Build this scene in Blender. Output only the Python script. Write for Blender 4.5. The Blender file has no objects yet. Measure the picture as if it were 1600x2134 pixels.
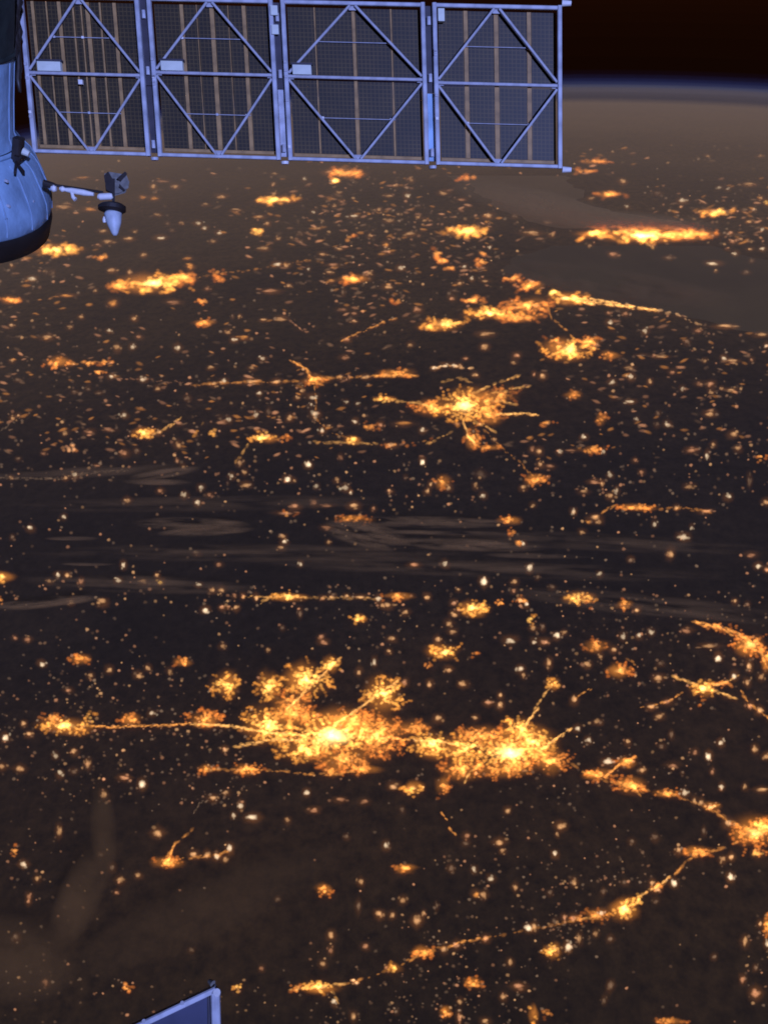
import bpy, bmesh, math, random
import numpy as np
from mathutils import Vector, Matrix

random.seed(11)
rng = np.random.default_rng(5)
scene = bpy.context.scene
COL = scene.collection

# ------------------------------------------------------------------ camera
F = 2100.0                        # focal length in pixels of the 1600 x 2134 photograph
CX, CY = 800.0, 1067.0
R_EARTH, ALT = 6371e3, 400e3      # metres
CENTRE = np.array([0.0, 0.0, -(R_EARTH + ALT)])
PITCH, ROLL = math.radians(42.05), math.radians(4.7)
cam = bpy.data.cameras.new('camera')
cam.sensor_fit = 'VERTICAL'
cam.sensor_height = 36.0
cam.lens = F / 2134.0 * 36.0
cam.clip_start = 0.05
cam.clip_end = 2.0e7
cam_ob = bpy.data.objects.new('camera', cam)
COL.objects.link(cam_ob)
fwd = np.array([0, math.cos(PITCH), -math.sin(PITCH)])
up0 = np.array([0, math.sin(PITCH), math.cos(PITCH)])
rt0 = np.array([1.0, 0, 0])
rt = rt0 * math.cos(ROLL) - up0 * math.sin(ROLL)
up = up0 * math.cos(ROLL) + rt0 * math.sin(ROLL)
rot = Matrix(((rt[0], up[0], -fwd[0]), (rt[1], up[1], -fwd[1]), (rt[2], up[2], -fwd[2])))
cam_ob.matrix_world = rot.to_4x4()
scene.camera = cam_ob

# ------------------------------------------------------------------ world, moonlight, exposure
world = bpy.data.worlds.new('World')
scene.world = world
world.use_nodes = True
wn = world.node_tree.nodes
wn['Background'].inputs[0].default_value = (0.55, 0.25, 0.2, 1)
wn['Background'].inputs[1].default_value = 0.0016

SUN_DIR = Vector((0.32, -0.83, 0.50)).normalized()       # towards the moon
sun = bpy.data.lights.new('moonlight', 'SUN')
sun.energy = 4.2
sun.angle = math.radians(0.6)
sun.color = (0.30, 0.40, 1.0)
sun_ob = bpy.data.objects.new('moonlight', sun)
sun_ob.rotation_euler = SUN_DIR.to_track_quat('Z', 'Y').to_euler()
COL.objects.link(sun_ob)

scene.view_settings.view_transform = 'Standard'
scene.view_settings.look = 'None'
scene.view_settings.gamma = 1.0
scene.view_settings.exposure = 0.0
scene.view_settings.use_curve_mapping = False
scene.render.engine = 'CYCLES'
scene.cycles.transparent_max_bounces = 96
scene.cycles.max_bounces = 6
scene.cycles.volume_bounces = 0
scene.cycles.use_denoising = True
scene.cycles.filter_width = 1.75
scene.render.film_transparent = False


# ------------------------------------------------------------------ helpers
def tag(o, label=None, cat=None, group=None, kind=None):
    if label: o['label'] = label
    if cat: o['category'] = cat
    if group: o['group'] = group
    if kind: o['kind'] = kind
    return o


def empty(name, loc, parent=None):
    o = bpy.data.objects.new(name, None)
    o.location = loc
    o.empty_display_size = 0.1
    COL.objects.link(o)
    if parent: o.parent = parent
    return o


def world_loc(o):
    v = Vector(o.location)
    while o.parent:
        o = o.parent
        v = v + Vector(o.location)
    return v


def obj(name, verts, faces, mat, parent=None, origin=None, smooth=False):
    """link one mesh object; verts are world positions, stored relative to an origin"""
    verts = np.asarray(verts, dtype=np.float64)
    if origin is None:
        origin = verts.mean(axis=0)
    origin = np.asarray(origin, dtype=np.float64)
    me = bpy.data.meshes.new(name)
    me.from_pydata((verts - origin).tolist(), [], [list(f) for f in faces])
    if smooth:
        me.polygons.foreach_set('use_smooth', [True] * len(me.polygons))
    me.materials.append(mat)
    me.update()
    o = bpy.data.objects.new(name, me)
    o.location = Vector(origin) - (world_loc(parent) if parent else Vector((0, 0, 0)))
    COL.objects.link(o)
    if parent: o.parent = parent
    return o


def ray(x, y):
    d = fwd + rt * ((x - CX) / F) + up * ((CY - y) / F)
    return d / np.linalg.norm(d)


def rays(x, y):
    d = fwd[None] + rt[None] * ((x - CX) / F)[:, None] + up[None] * ((CY - y) / F)[:, None]
    return d / np.linalg.norm(d, axis=1)[:, None]


def ground(x, y, alt=0.0):
    """where the line of sight through a point meets the globe (alt metres above it)"""
    x = np.atleast_1d(np.asarray(x, float)); y = np.atleast_1d(np.asarray(y, float))
    d = rays(x, y)
    rr = R_EARTH + alt
    b = -(d @ CENTRE)
    c = CENTRE @ CENTRE - rr * rr
    disc = np.maximum(b * b - c, 0.0)
    t = -b - np.sqrt(disc)
    return d * t[:, None]


def at(x, y, depth):
    d = fwd + rt * ((x - CX) / F) + up * ((CY - y) / F)
    return d * depth


def box_between(p0, p1, w, t, nrm):
    """a bar from p0 to p1, w wide across, t deep along nrm"""
    p0 = np.asarray(p0, float); p1 = np.asarray(p1, float); nrm = np.asarray(nrm, float)
    ax = p1 - p0; ax /= np.linalg.norm(ax)
    side = np.cross(nrm, ax); side /= np.linalg.norm(side)
    n = np.cross(ax, side)
    v = []
    b = min(w, t) * 0.18
    prof = [(-w/2 + b, -t/2), (w/2 - b, -t/2), (w/2, -t/2 + b), (w/2, t/2 - b), (w/2 - b, t/2), (-w/2 + b, t/2), (-w/2, t/2 - b), (-w/2, -t/2 + b)]
    for p in (p0, p1):
        for (a, c) in prof:
            v.append(p + side * a + n * c)
    f = [(i, (i + 1) % 8, 8 + (i + 1) % 8, 8 + i) for i in range(8)]
    f += [tuple(reversed(range(8))), tuple(range(8, 16))]
    return np.array(v), f


def join(parts):
    V, Fc, off = [], [], 0
    for v, f in parts:
        V.append(v); Fc += [tuple(i + off for i in q) for q in f]; off += len(v)
    return np.concatenate(V), Fc


def tube(pts, radii, seg=12):
    pts = [np.asarray(p, float) for p in pts]
    V, Fc = [], []
    for i, p in enumerate(pts):
        a = pts[min(i + 1, len(pts) - 1)] - pts[max(i - 1, 0)]
        a /= np.linalg.norm(a)
        ref = np.array([0, 0, 1.0]) if abs(a[2]) < 0.9 else np.array([1.0, 0, 0])
        s = np.cross(a, ref); s /= np.linalg.norm(s)
        n = np.cross(s, a)
        for k in range(seg):
            th = 2 * math.pi * k / seg
            V.append(p + radii[i] * (s * math.cos(th) + n * math.sin(th)))
    for i in range(len(pts) - 1):
        for k in range(seg):
            k2 = (k + 1) % seg
            Fc.append((i * seg + k, i * seg + k2, (i + 1) * seg + k2, (i + 1) * seg + k))
    Fc.append(tuple(reversed(range(seg))))
    Fc.append(tuple((len(pts) - 1) * seg + k for k in range(seg)))
    return np.array(V), Fc


# ------------------------------------------------------------------ materials
def new_mat(name):
    m = bpy.data.materials.new(name)
    m.use_nodes = True
    nt = m.node_tree
    nt.nodes.clear()
    out = nt.nodes.new('ShaderNodeOutputMaterial')
    return m, nt, out


def paint(name, color, rough=0.55, metal=0.0, var=0.25, scale=6.0, bump=0.0, bscale=30.0, dirt=None):
    m, nt, out = new_mat(name)
    b = nt.nodes.new('ShaderNodeBsdfPrincipled')
    tc = nt.nodes.new('ShaderNodeTexCoord')
    n = nt.nodes.new('ShaderNodeTexNoise')
    n.inputs['Scale'].default_value = scale
    n.inputs['Detail'].default_value = 6
    nt.links.new(tc.outputs['Object'], n.inputs['Vector'])
    mr = nt.nodes.new('ShaderNodeValToRGB')
    c = np.array(color[:3])
    lo = c * (1 - var) if dirt is None else np.array(dirt)
    mr.color_ramp.elements[0].position = 0.3
    mr.color_ramp.elements[0].color = (*lo, 1)
    mr.color_ramp.elements[1].position = 0.62
    mr.color_ramp.elements[1].color = (*np.minimum(c * (1 + var * 0.3), 1), 1)
    nt.links.new(n.outputs['Fac'], mr.inputs['Fac'])
    nt.links.new(mr.outputs['Color'], b.inputs['Base Color'])
    b.inputs['Roughness'].default_value = rough
    b.inputs['Metallic'].default_value = metal
    if bump:
        n2 = nt.nodes.new('ShaderNodeTexNoise')
        n2.inputs['Scale'].default_value = bscale
        n2.inputs['Detail'].default_value = 5
        nt.links.new(tc.outputs['Object'], n2.inputs['Vector'])
        bp = nt.nodes.new('ShaderNodeBump')
        bp.inputs['Strength'].default_value = bump
        bp.inputs['Distance'].default_value = 0.02
        nt.links.new(n2.outputs['Fac'], bp.inputs['Height'])
        nt.links.new(bp.outputs['Normal'], b.inputs['Normal'])
    nt.links.new(b.outputs[0], out.inputs['Surface'])
    return m


M_RAIL = paint('painted_rail', (0.52, 0.51, 0.54), 0.5, 0.0, 0.35, 9)
M_SEAM = paint('seam_thread', (0.27, 0.38, 0.50), 0.65, 0.0, 0.3, 9)
M_BRACE = paint('brace_tube', (0.46, 0.44, 0.46), 0.5, 0.0, 0.25, 14)
M_HINGE = paint('dark_hinge', (0.05, 0.04, 0.05), 0.6, 0.0, 0.3, 10)
M_STRIP = paint('kapton_strip', (0.42, 0.235, 0.08), 0.6, 0.0, 0.35, 12)
M_BOX = paint('pale_box', (0.72, 0.72, 0.60), 0.5, 0.0, 0.12, 12)
M_WHITE = paint('white_fitting', (0.85, 0.80, 0.75), 0.45, 0.0, 0.1, 30)
M_HULL = paint('hull_blanket', (0.34, 0.50, 0.66), 0.65, 0.0, 0.40, 3.0, 0.7, 7)
M_HULLDARK = paint('hull_dark', (0.035, 0.045, 0.035), 0.7, 0.0, 0.6, 5, 0.6, 12)  # darker tone of the upper hull section
M_RIM = paint('dark_rim', (0.022, 0.014, 0.01), 0.6, 0.0, 0.4, 4)
M_DARK = paint('dark_antenna', (0.03, 0.02, 0.016), 0.5, 0.0, 0.4, 20)
M_GREYBLUE = paint('antenna_plate', (0.20, 0.18, 0.15), 0.5, 0.0, 0.4, 25)
M_HORN = paint('horn_paint', (0.55, 0.58, 0.60), 0.5, 0.0, 0.15, 20)
M_PATCH = paint('blue_panel_sheet', (0.055, 0.055, 0.10), 0.45, 0.0, 0.25, 7)


def cell_material():
    m, nt, out = new_mat('solar_cell_back')
    b = nt.nodes.new('ShaderNodeBsdfPrincipled')
    uv = nt.nodes.new('ShaderNodeUVMap')
    br = nt.nodes.new('ShaderNodeTexBrick')
    br.offset = 0.0
    br.inputs['Scale'].default_value = 1.0
    br.inputs['Color1'].default_value = (0.038, 0.021, 0.0042, 1)
    br.inputs['Color2'].default_value = (0.030, 0.0175, 0.0038, 1)
    br.inputs['Mortar'].default_value = (0.100, 0.060, 0.016, 1)
    br.inputs['Mortar Size'].default_value = 0.004
    br.inputs['Mortar Smooth'].default_value = 0.3
    br.inputs['Brick Width'].default_value = 0.034
    br.inputs['Row Height'].default_value = 0.036
    nt.links.new(uv.outputs['UV'], br.inputs['Vector'])
    n = nt.nodes.new('ShaderNodeTexNoise')
    n.inputs['Scale'].default_value = 5
    n.inputs['Detail'].default_value = 8
    nt.links.new(uv.outputs['UV'], n.inputs['Vector'])
    mx = nt.nodes.new('ShaderNodeMixRGB')
    mx.blend_type = 'MULTIPLY'
    mx.inputs['Fac'].default_value = 0.8
    rp = nt.nodes.new('ShaderNodeValToRGB')
    rp.color_ramp.elements[0].position = 0.3
    rp.color_ramp.elements[0].color = (0.5, 0.5, 0.55, 1)
    rp.color_ramp.elements[1].position = 0.7
    nt.links.new(n.outputs['Fac'], rp.inputs['Fac'])
    nt.links.new(br.outputs['Color'], mx.inputs['Color1'])
    nt.links.new(rp.outputs['Color'], mx.inputs['Color2'])
    nt.links.new(mx.outputs['Color'], b.inputs['Base Color'])
    b.inputs['Roughness'].default_value = 0.5
    nt.links.new(b.outputs[0], out.inputs['Surface'])
    return m


M_CELL = cell_material()


def earth_material():
    m, nt, out = new_mat('dark_land')
    b = nt.nodes.new('ShaderNodeBsdfPrincipled')
    tc = nt.nodes.new('ShaderNodeTexCoord')

    def noise(scale, detail, rough, vec=None):
        mp = nt.nodes.new('ShaderNodeMapping')
        mp.inputs['Scale'].default_value = (1e-6, 1e-6, 1e-6)
        nt.links.new(tc.outputs['Object'], mp.inputs['Vector'])
        n = nt.nodes.new('ShaderNodeTexNoise')
        n.inputs['Scale'].default_value = scale
        n.inputs['Detail'].default_value = detail
        n.inputs['Roughness'].default_value = rough
        nt.links.new(mp.outputs['Vector'], n.inputs['Vector'])
        return n

    n1 = noise(9.0, 8, 0.6)
    n2 = noise(150.0, 5, 0.7)
    r1 = nt.nodes.new('ShaderNodeValToRGB')
    e = r1.color_ramp.elements
    e[0].position, e[0].color = 0.34, (0.054, 0.030, 0.0085, 1)
    e[1].position, e[1].color = 0.66, (0.125, 0.062, 0.0145, 1)
    nt.links.new(n1.outputs['Fac'], r1.inputs['Fac'])
    r2 = nt.nodes.new('ShaderNodeValToRGB')
    e = r2.color_ramp.elements
    e[0].position, e[0].color = 0.3, (0.35, 0.35, 0.4, 1)
    e[1].position, e[1].color = 0.72, (1.5, 1.4, 1.3, 1)
    nt.links.new(n2.outputs['Fac'], r2.inputs['Fac'])
    mx = nt.nodes.new('ShaderNodeMixRGB')
    mx.blend_type = 'MULTIPLY'
    mx.inputs['Fac'].default_value = 1.0
    nt.links.new(r1.outputs['Color'], mx.inputs['Color1'])
    nt.links.new(r2.outputs['Color'], mx.inputs['Color2'])
    # belts of country one behind the other: ploughed near land, a dark wet forest belt, far land lightened to carry haze glow
    sp = nt.nodes.new('ShaderNodeSeparateXYZ')
    nt.links.new(tc.outputs['Object'], sp.inputs[0])
    wob = noise(5.0, 4, 0.5)
    ad = nt.nodes.new('ShaderNodeMath'); ad.operation = 'MULTIPLY_ADD'
    ad.inputs[1].default_value = 90e3
    nt.links.new(wob.outputs['Fac'], ad.inputs[0])
    nt.links.new(sp.outputs['Y'], ad.inputs[2])
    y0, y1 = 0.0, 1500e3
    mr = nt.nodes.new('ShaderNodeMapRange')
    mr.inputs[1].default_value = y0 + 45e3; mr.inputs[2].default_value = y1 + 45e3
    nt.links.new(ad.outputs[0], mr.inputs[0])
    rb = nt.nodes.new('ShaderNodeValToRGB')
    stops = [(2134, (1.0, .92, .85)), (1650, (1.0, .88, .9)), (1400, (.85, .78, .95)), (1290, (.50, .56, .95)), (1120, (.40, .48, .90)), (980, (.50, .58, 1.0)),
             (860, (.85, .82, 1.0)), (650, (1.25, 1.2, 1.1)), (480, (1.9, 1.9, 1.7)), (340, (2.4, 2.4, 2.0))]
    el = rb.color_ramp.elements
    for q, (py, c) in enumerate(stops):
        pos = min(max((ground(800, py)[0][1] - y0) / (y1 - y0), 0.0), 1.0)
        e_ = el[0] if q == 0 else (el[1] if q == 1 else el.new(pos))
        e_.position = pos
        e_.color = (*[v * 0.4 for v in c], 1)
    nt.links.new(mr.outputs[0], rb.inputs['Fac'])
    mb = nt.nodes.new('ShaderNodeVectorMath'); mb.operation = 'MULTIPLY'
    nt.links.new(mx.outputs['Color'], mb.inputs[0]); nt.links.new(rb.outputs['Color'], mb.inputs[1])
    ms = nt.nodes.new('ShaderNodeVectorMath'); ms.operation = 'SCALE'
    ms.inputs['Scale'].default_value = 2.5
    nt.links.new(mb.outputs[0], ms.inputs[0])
    nt.links.new(ms.outputs[0], b.inputs['Base Color'])
    b.inputs['Roughness'].default_value = 0.9
    b.inputs['Specular IOR Level'].default_value = 0.1
    nt.links.new(b.outputs[0], out.inputs['Surface'])
    return m


M_EARTH = earth_material()


def sea_material(name, shades):
    m, nt, out = new_mat(name)
    b = nt.nodes.new('ShaderNodeBsdfPrincipled')
    tc = nt.nodes.new('ShaderNodeTexCoord')
    mp = nt.nodes.new('ShaderNodeMapping')
    mp.inputs['Scale'].default_value = (1e-6, 1e-6, 1e-6)
    nt.links.new(tc.outputs['Object'], mp.inputs['Vector'])
    n = nt.nodes.new('ShaderNodeTexNoise')
    n.inputs['Scale'].default_value = 14
    n.inputs['Detail'].default_value = 5
    nt.links.new(mp.outputs['Vector'], n.inputs['Vector'])
    r = nt.nodes.new('ShaderNodeValToRGB')
    e = r.color_ramp.elements
    e[0].position, e[0].color = 0.35, shades[0]
    e[1].position, e[1].color = 0.7, shades[1]
    nt.links.new(n.outputs['Fac'], r.inputs['Fac'])
    nt.links.new(r.outputs['Color'], b.inputs['Base Color'])
    b.inputs['Roughness'].default_value = 0.7
    b.inputs['Specular IOR Level'].default_value = 0.2
    nt.links.new(b.outputs[0], out.inputs['Surface'])
    return m


M_SEA = sea_material('sea_water', ((0.15, 0.092, 0.030, 1), (0.23, 0.135, 0.040, 1)))
M_LIT_BAY = sea_material('lit_bay_water', ((0.37, 0.208, 0.066, 1), (0.53, 0.30, 0.092, 1)))  # light on the far bay painted into its tan base colour


def light_material():
    """lamps of towns seen from orbit: each patch a painted soft glow, fading to nothing at the edge"""
    m, nt, out = new_mat('lamps_and_glow')
    g = nt.nodes.new('ShaderNodeAttribute'); g.attribute_name = 'lamp_glow'
    t = nt.nodes.new('ShaderNodeAttribute'); t.attribute_name = 'lamp_colour'
    p = nt.nodes.new('ShaderNodeMath'); p.operation = 'POWER'
    p.inputs[1].default_value = 1.5
    k = nt.nodes.new('ShaderNodeMath'); k.operation = 'MULTIPLY'; k.use_clamp = True
    k.inputs[1].default_value = 1.6
    nt.links.new(g.outputs['Fac'], k.inputs[0])
    nt.links.new(k.outputs[0], p.inputs[0])
    em = nt.nodes.new('ShaderNodeEmission')
    nt.links.new(t.outputs['Color'], em.inputs['Color'])
    nt.links.new(p.outputs[0], em.inputs['Strength'])
    tr = nt.nodes.new('ShaderNodeBsdfTransparent')
    ad = nt.nodes.new('ShaderNodeAddShader')
    nt.links.new(em.outputs[0], ad.inputs[0])
    nt.links.new(tr.outputs[0], ad.inputs[1])
    nt.links.new(ad.outputs[0], out.inputs['Surface'])
    m.cycles.emission_sampling = 'NONE'
    return m


M_LAMP = light_material()


def cloud_material(colour=(0.58, 0.285, 0.092, 1), name='thin_cloud', lo=0.41, hi=0.70):  # warm default colour holds the town light that falls on clouds from below
    m, nt, out = new_mat(name)
    at_ = nt.nodes.new('ShaderNodeAttribute'); at_.attribute_name = 'cover'
    tc = nt.nodes.new('ShaderNodeTexCoord')
    mp = nt.nodes.new('ShaderNodeMapping')
    mp.inputs['Scale'].default_value = (1e-5, 1e-5, 1e-5)
    uv = nt.nodes.new('ShaderNodeUVMap')
    n = nt.nodes.new('ShaderNodeTexNoise')
    n.inputs['Scale'].default_value = 1.0
    n.inputs['Detail'].default_value = 7
    n.inputs['Roughness'].default_value = 0.62
    nt.links.new(uv.outputs['UV'], n.inputs['Vector'])
    r = nt.nodes.new('ShaderNodeMapRange')
    r.inputs[1].default_value = lo; r.inputs[2].default_value = hi
    nt.links.new(n.outputs['Fac'], r.inputs[0])
    mu = nt.nodes.new('ShaderNodeMath'); mu.operation = 'MULTIPLY'
    nt.links.new(r.outputs[0], mu.inputs[0])
    nt.links.new(at_.outputs['Fac'], mu.inputs[1])
    d = nt.nodes.new('ShaderNodeBsdfDiffuse')
    d.inputs['Color'].default_value = colour
    tr = nt.nodes.new('ShaderNodeBsdfTransparent')
    mx = nt.nodes.new('ShaderNodeMixShader')
    nt.links.new(mu.outputs[0], mx.inputs[0])
    nt.links.new(tr.outputs[0], mx.inputs[1])
    nt.links.new(d.outputs[0], mx.inputs[2])
    nt.links.new(mx.outputs[0], out.inputs['Surface'])
    return m


M_CLOUD = cloud_material()
M_BANK = cloud_material((0.92, 0.51, 0.165, 1), 'tan_lit_cloud', 0.25, 0.75)  # brighter tan of lit cloud put into the base colour
M_SMEAR = cloud_material((0.40, 0.182, 0.049, 1), 'low_brown_cloud', 0.12, 0.70)


# ------------------------------------------------------------------ the globe, the air
def sphere_rings(radius, thetas, seg):
    V = [CENTRE + np.array([0, 0, radius])]
    for th in thetas[1:-1]:
        a = np.arange(seg) * 2 * math.pi / seg
        V += list(np.stack([CENTRE[0] + radius * math.sin(th) * np.cos(a),
                            CENTRE[1] + radius * math.sin(th) * np.sin(a),
                            np.full(seg, CENTRE[2] + radius * math.cos(th))], 1))
    V.append(CENTRE - np.array([0, 0, radius]))
    n = len(thetas) - 2
    Fc = [(0, 1 + k, 1 + (k + 1) % seg) for k in range(seg)]
    for i in range(n - 1):
        o = 1 + i * seg
        for k in range(seg):
            k2 = (k + 1) % seg
            Fc.append((o + k, o + seg + k, o + seg + k2, o + k2))
    last = len(V) - 1
    o = 1 + (n - 1) * seg
    Fc += [(last, o + (k + 1) % seg, o + k) for k in range(seg)]
    return np.array(V), Fc


TH = list(np.radians(np.concatenate([np.arange(0, 36.01, 0.6), np.arange(40, 181, 10)])))
v, fc = sphere_rings(R_EARTH, TH, 300)
earth = obj('ground', v, fc, M_EARTH, origin=CENTRE, smooth=True)
tag(earth, kind='structure')


def air(name, top, dens, colour, emit, bottom=None):
    v, fc = sphere_rings(R_EARTH + top, TH, 240)
    if bottom is not None:
        v2, f2 = sphere_rings(R_EARTH + bottom, TH, 240)
        v, fc = join([(v, fc), (v2, [tuple(reversed(q)) for q in f2])])
    m, nt, out = new_mat(name + '_air')
    pv = nt.nodes.new('ShaderNodeVolumePrincipled')
    pv.inputs['Color'].default_value = (*colour, 1)
    pv.inputs['Density'].default_value = dens
    pv.inputs['Density Attribute'].default_value = ''
    mx_ = max(max(emit), 1e-12)
    pv.inputs['Emission Color'].default_value = (*[c / mx_ for c in emit], 1)
    pv.inputs['Emission Strength'].default_value = mx_ if mx_ > 1e-11 else 0.0
    nt.links.new(pv.outputs[0], out.inputs['Volume'])
    o = obj(name, v, fc, m, origin=CENTRE)
    tag(o, kind='stuff')
    return o


# haze near the ground, then thin blue air, both self-lit in place of scattered light, then the faint red airglow
air('haze', 9e3, 4.0e-6, (0.08, 0.05, 0.01), (3.6e-7, 2.35e-7, 1.4e-7))
air('haze', 14e3, 2.2e-6, (0.08, 0.06, 0.03), (1.45e-7, 1.35e-7, 1.6e-7))
air('haze', 20e3, 8.0e-7, (0.08, 0.08, 0.06), (2.6e-8, 2.6e-8, 4.2e-8))
air('haze', 26e3, 8.0e-8, (0.3, 0.5, 0.9), (5e-9, 6.5e-9, 2.1e-8))
air('haze', 33e3, 3.0e-8, (0.3, 0.5, 0.9), (2.8e-9, 3.8e-9, 1.25e-8))
air('haze', 41e3, 1.0e-8, (0.3, 0.5, 0.9), (0.8e-9, 1.4e-9, 7.0e-9))
air('airglow', 265e3, 1e-12, (0.5, 0.5, 0.5), (5.5e-9, 1.3e-9, 0.3e-9), bottom=170e3)


def far_bank(th0, th1, th2, th3, top, dens, colour, emit):
    """a ring of air added to glow brown over the farthest land, thinning out towards us"""
    prof = [(th0, 200)] + [(th0 + (th1 - th0) * q, 200 + (top - 200) * q) for q in (.25, .5, .75, 1.0)]
    prof += [(th1 + (th2 - th1) * q / 10, top) for q in range(1, 11)] + [(th3, 200), (th3, -3e3)]
    prof += [(th3 - (th3 - th0) * q / 16, -3e3) for q in range(1, 17)]
    seg = 240
    a = np.arange(seg) * 2 * math.pi / seg
    V, Fc = [], []
    for th, hh in prof:
        t_, rr = math.radians(th), R_EARTH + hh
        V.append(np.stack([CENTRE[0] + rr * math.sin(t_) * np.cos(a), CENTRE[1] + rr * math.sin(t_) * np.sin(a), np.full(seg, CENTRE[2] + rr * math.cos(t_))], 1))
    n = len(prof)
    for i in range(n):
        for k in range(seg):
            i2, k2 = (i + 1) % n, (k + 1) % seg
            Fc.append((i * seg + k, i2 * seg + k, i2 * seg + k2, i * seg + k2))
    m, nt, out = new_mat('far_glow_air')
    pv = nt.nodes.new('ShaderNodeVolumePrincipled')
    pv.inputs['Color'].default_value = (*colour, 1)
    pv.inputs['Density'].default_value = dens
    pv.inputs['Density Attribute'].default_value = ''
    mx_ = max(emit)
    pv.inputs['Emission Color'].default_value = (*[c / mx_ for c in emit], 1)
    pv.inputs['Emission Strength'].default_value = mx_
    nt.links.new(pv.outputs[0], out.inputs['Volume'])
    tag(obj('haze', np.concatenate(V), Fc, m, origin=CENTRE), kind='stuff')


far_bank(4.8, 12.5, 14.6, 19.6, 9.5e3, 1.3e-5, (0.08, 0.05, 0.01), (2.3e-6, 1.5e-6, 0.98e-6))


# ------------------------------------------------------------------ water and thin cloud
def pixel_strip(rows, cols, alt):
    """a sheet on the globe from rows of (y, x_left, x_right)"""
    w1, w2, w3 = rng.random(3) * 6.28
    rows = [(y, a + 7 * math.sin(y * .21 + w1) + 5 * math.sin(y * .53 + w2), b + 12 * math.sin(y * .17 + w3) + 6 * math.sin(y * .49 + w1)) for y, a, b in rows]
    ny = len(rows)
    X = np.concatenate([np.linspace(r[1], r[2], cols) for r in rows])
    Y = np.concatenate([np.full(cols, r[0]) for r in rows])
    P = ground(X, Y, alt)
    Fc = []
    for i in range(ny - 1):
        for k in range(cols - 1):
            a = i * cols + k
            Fc.append((a, a + cols, a + cols + 1, a + 1))
    return P, Fc


def interp_rows(left, right, y0, y1, step=5):
    ys = np.arange(y0, y1 + 0.1, step)
    lx = np.interp(ys, [p[1] for p in left], [p[0] for p in left])
    rx = np.interp(ys, [p[1] for p in right], [p[0] for p in right])
    return [(y, a, b) for y, a, b in zip(ys, lx, rx)]


# the bay above the lit coast, its near shore follows the coast of lights
rows = interp_rows([(1150, 512), (1075, 535), (1045, 560), (1070, 573), (1130, 590), (1180, 610), (1240, 625), (1360, 644), (1450, 664), (1500, 678), (1600, 700)],
                   [(1480, 512), (1580, 540), (1680, 560), (1700, 700)], 512, 699)
v, fc = pixel_strip(rows, 60, 150)
tag(obj('sea', v, fc, M_SEA), kind='structure')
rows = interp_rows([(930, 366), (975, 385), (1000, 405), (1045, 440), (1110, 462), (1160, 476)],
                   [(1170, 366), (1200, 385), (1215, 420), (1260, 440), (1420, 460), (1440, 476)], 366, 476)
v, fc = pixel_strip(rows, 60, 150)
tag(obj('sea', v, fc, M_LIT_BAY), kind='structure')


def cloud(cx, cy, rx, ry, ang, cover, streak=5.0, label=None, alt=6500.0, seedoff=0.0, soft=1.0, mat=None):
    nx, ny = 48, 16
    c, s = math.cos(math.radians(ang)), math.sin(math.radians(ang))
    us, vs = np.meshgrid(np.linspace(-1, 1, nx), np.linspace(-1, 1, ny))
    us, vs = us.ravel(), vs.ravel()
    X = cx + us * rx * c - vs * ry * s
    Y = cy + us * rx * s + vs * ry * c
    cov = np.clip(1 - (us ** 2 + vs ** 2), 0, 1) ** 1.2 * cover
    thick = 150 + 1100 * np.clip(1 - (us ** 2 + vs ** 2), 0, 1)
    Pt = ground(X, Y, alt)
    rad = Pt - CENTRE
    rad /= np.linalg.norm(rad, axis=1)[:, None]
    Pb = Pt - rad * thick[:, None]
    Fc = []
    N = nx * ny
    for i in range(ny - 1):
        for k in range(nx - 1):
            a = i * nx + k
            q = (a, a + nx, a + nx + 1, a + 1)
            Fc.append(q)
            Fc.append(tuple(N + j for j in reversed(q)))
    ring = [k for k in range(nx)] + [i * nx + nx - 1 for i in range(1, ny)] + [(ny - 1) * nx + k for k in range(nx - 2, -1, -1)] + [i * nx for i in range(ny - 2, 0, -1)]
    for i, a in enumerate(ring):
        b = ring[(i + 1) % len(ring)]
        Fc.append((a, b, N + b, N + a))
    o = obj('cloud', np.concatenate([Pt, Pb]), Fc, mat or M_CLOUD)
    at_ = o.data.attributes.new('cover', 'FLOAT', 'POINT')
    at_.data.foreach_set('value', np.clip(np.concatenate([cov, cov]) * 1.25, 0, .95).astype(np.float32))
    uvl = o.data.uv_layers.new(name='UVMap')
    U = np.concatenate([us, us]) * rx / 100.0 * (5.0 / streak) * soft + seedoff
    Vv = np.concatenate([vs, vs]) * ry / 100.0 * 7.5 * min(1.0, streak / 4.0) * soft + seedoff * 1.7
    vi = np.zeros(len(o.data.loops), dtype=np.int32)
    o.data.loops.foreach_get('vertex_index', vi)
    uvl.data.foreach_set('uv', np.stack([U[vi], Vv[vi]], 1).ravel().astype(np.float32))
    tag(o, label, 'cloud', 'thin clouds drifting over the dark land')
    return o


# ------------------------------------------------------------------ town lights
TONE = {'w': (0.92, 0.69, 0.44), 'p': (0.80, 0.41, 0.17), 'k': (0.70, 0.30, 0.14), 'o': (0.84, 0.31, 0.06),
        'a': (0.92, 0.43, 0.11), 'y': (0.95, 0.50, 0.105), 'd': (0.18, 0.095, 0.05), 'g': (0.30, 0.185, 0.11)}
SEG = 8
ANG = np.arange(SEG) * 2 * math.pi / SEG


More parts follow.
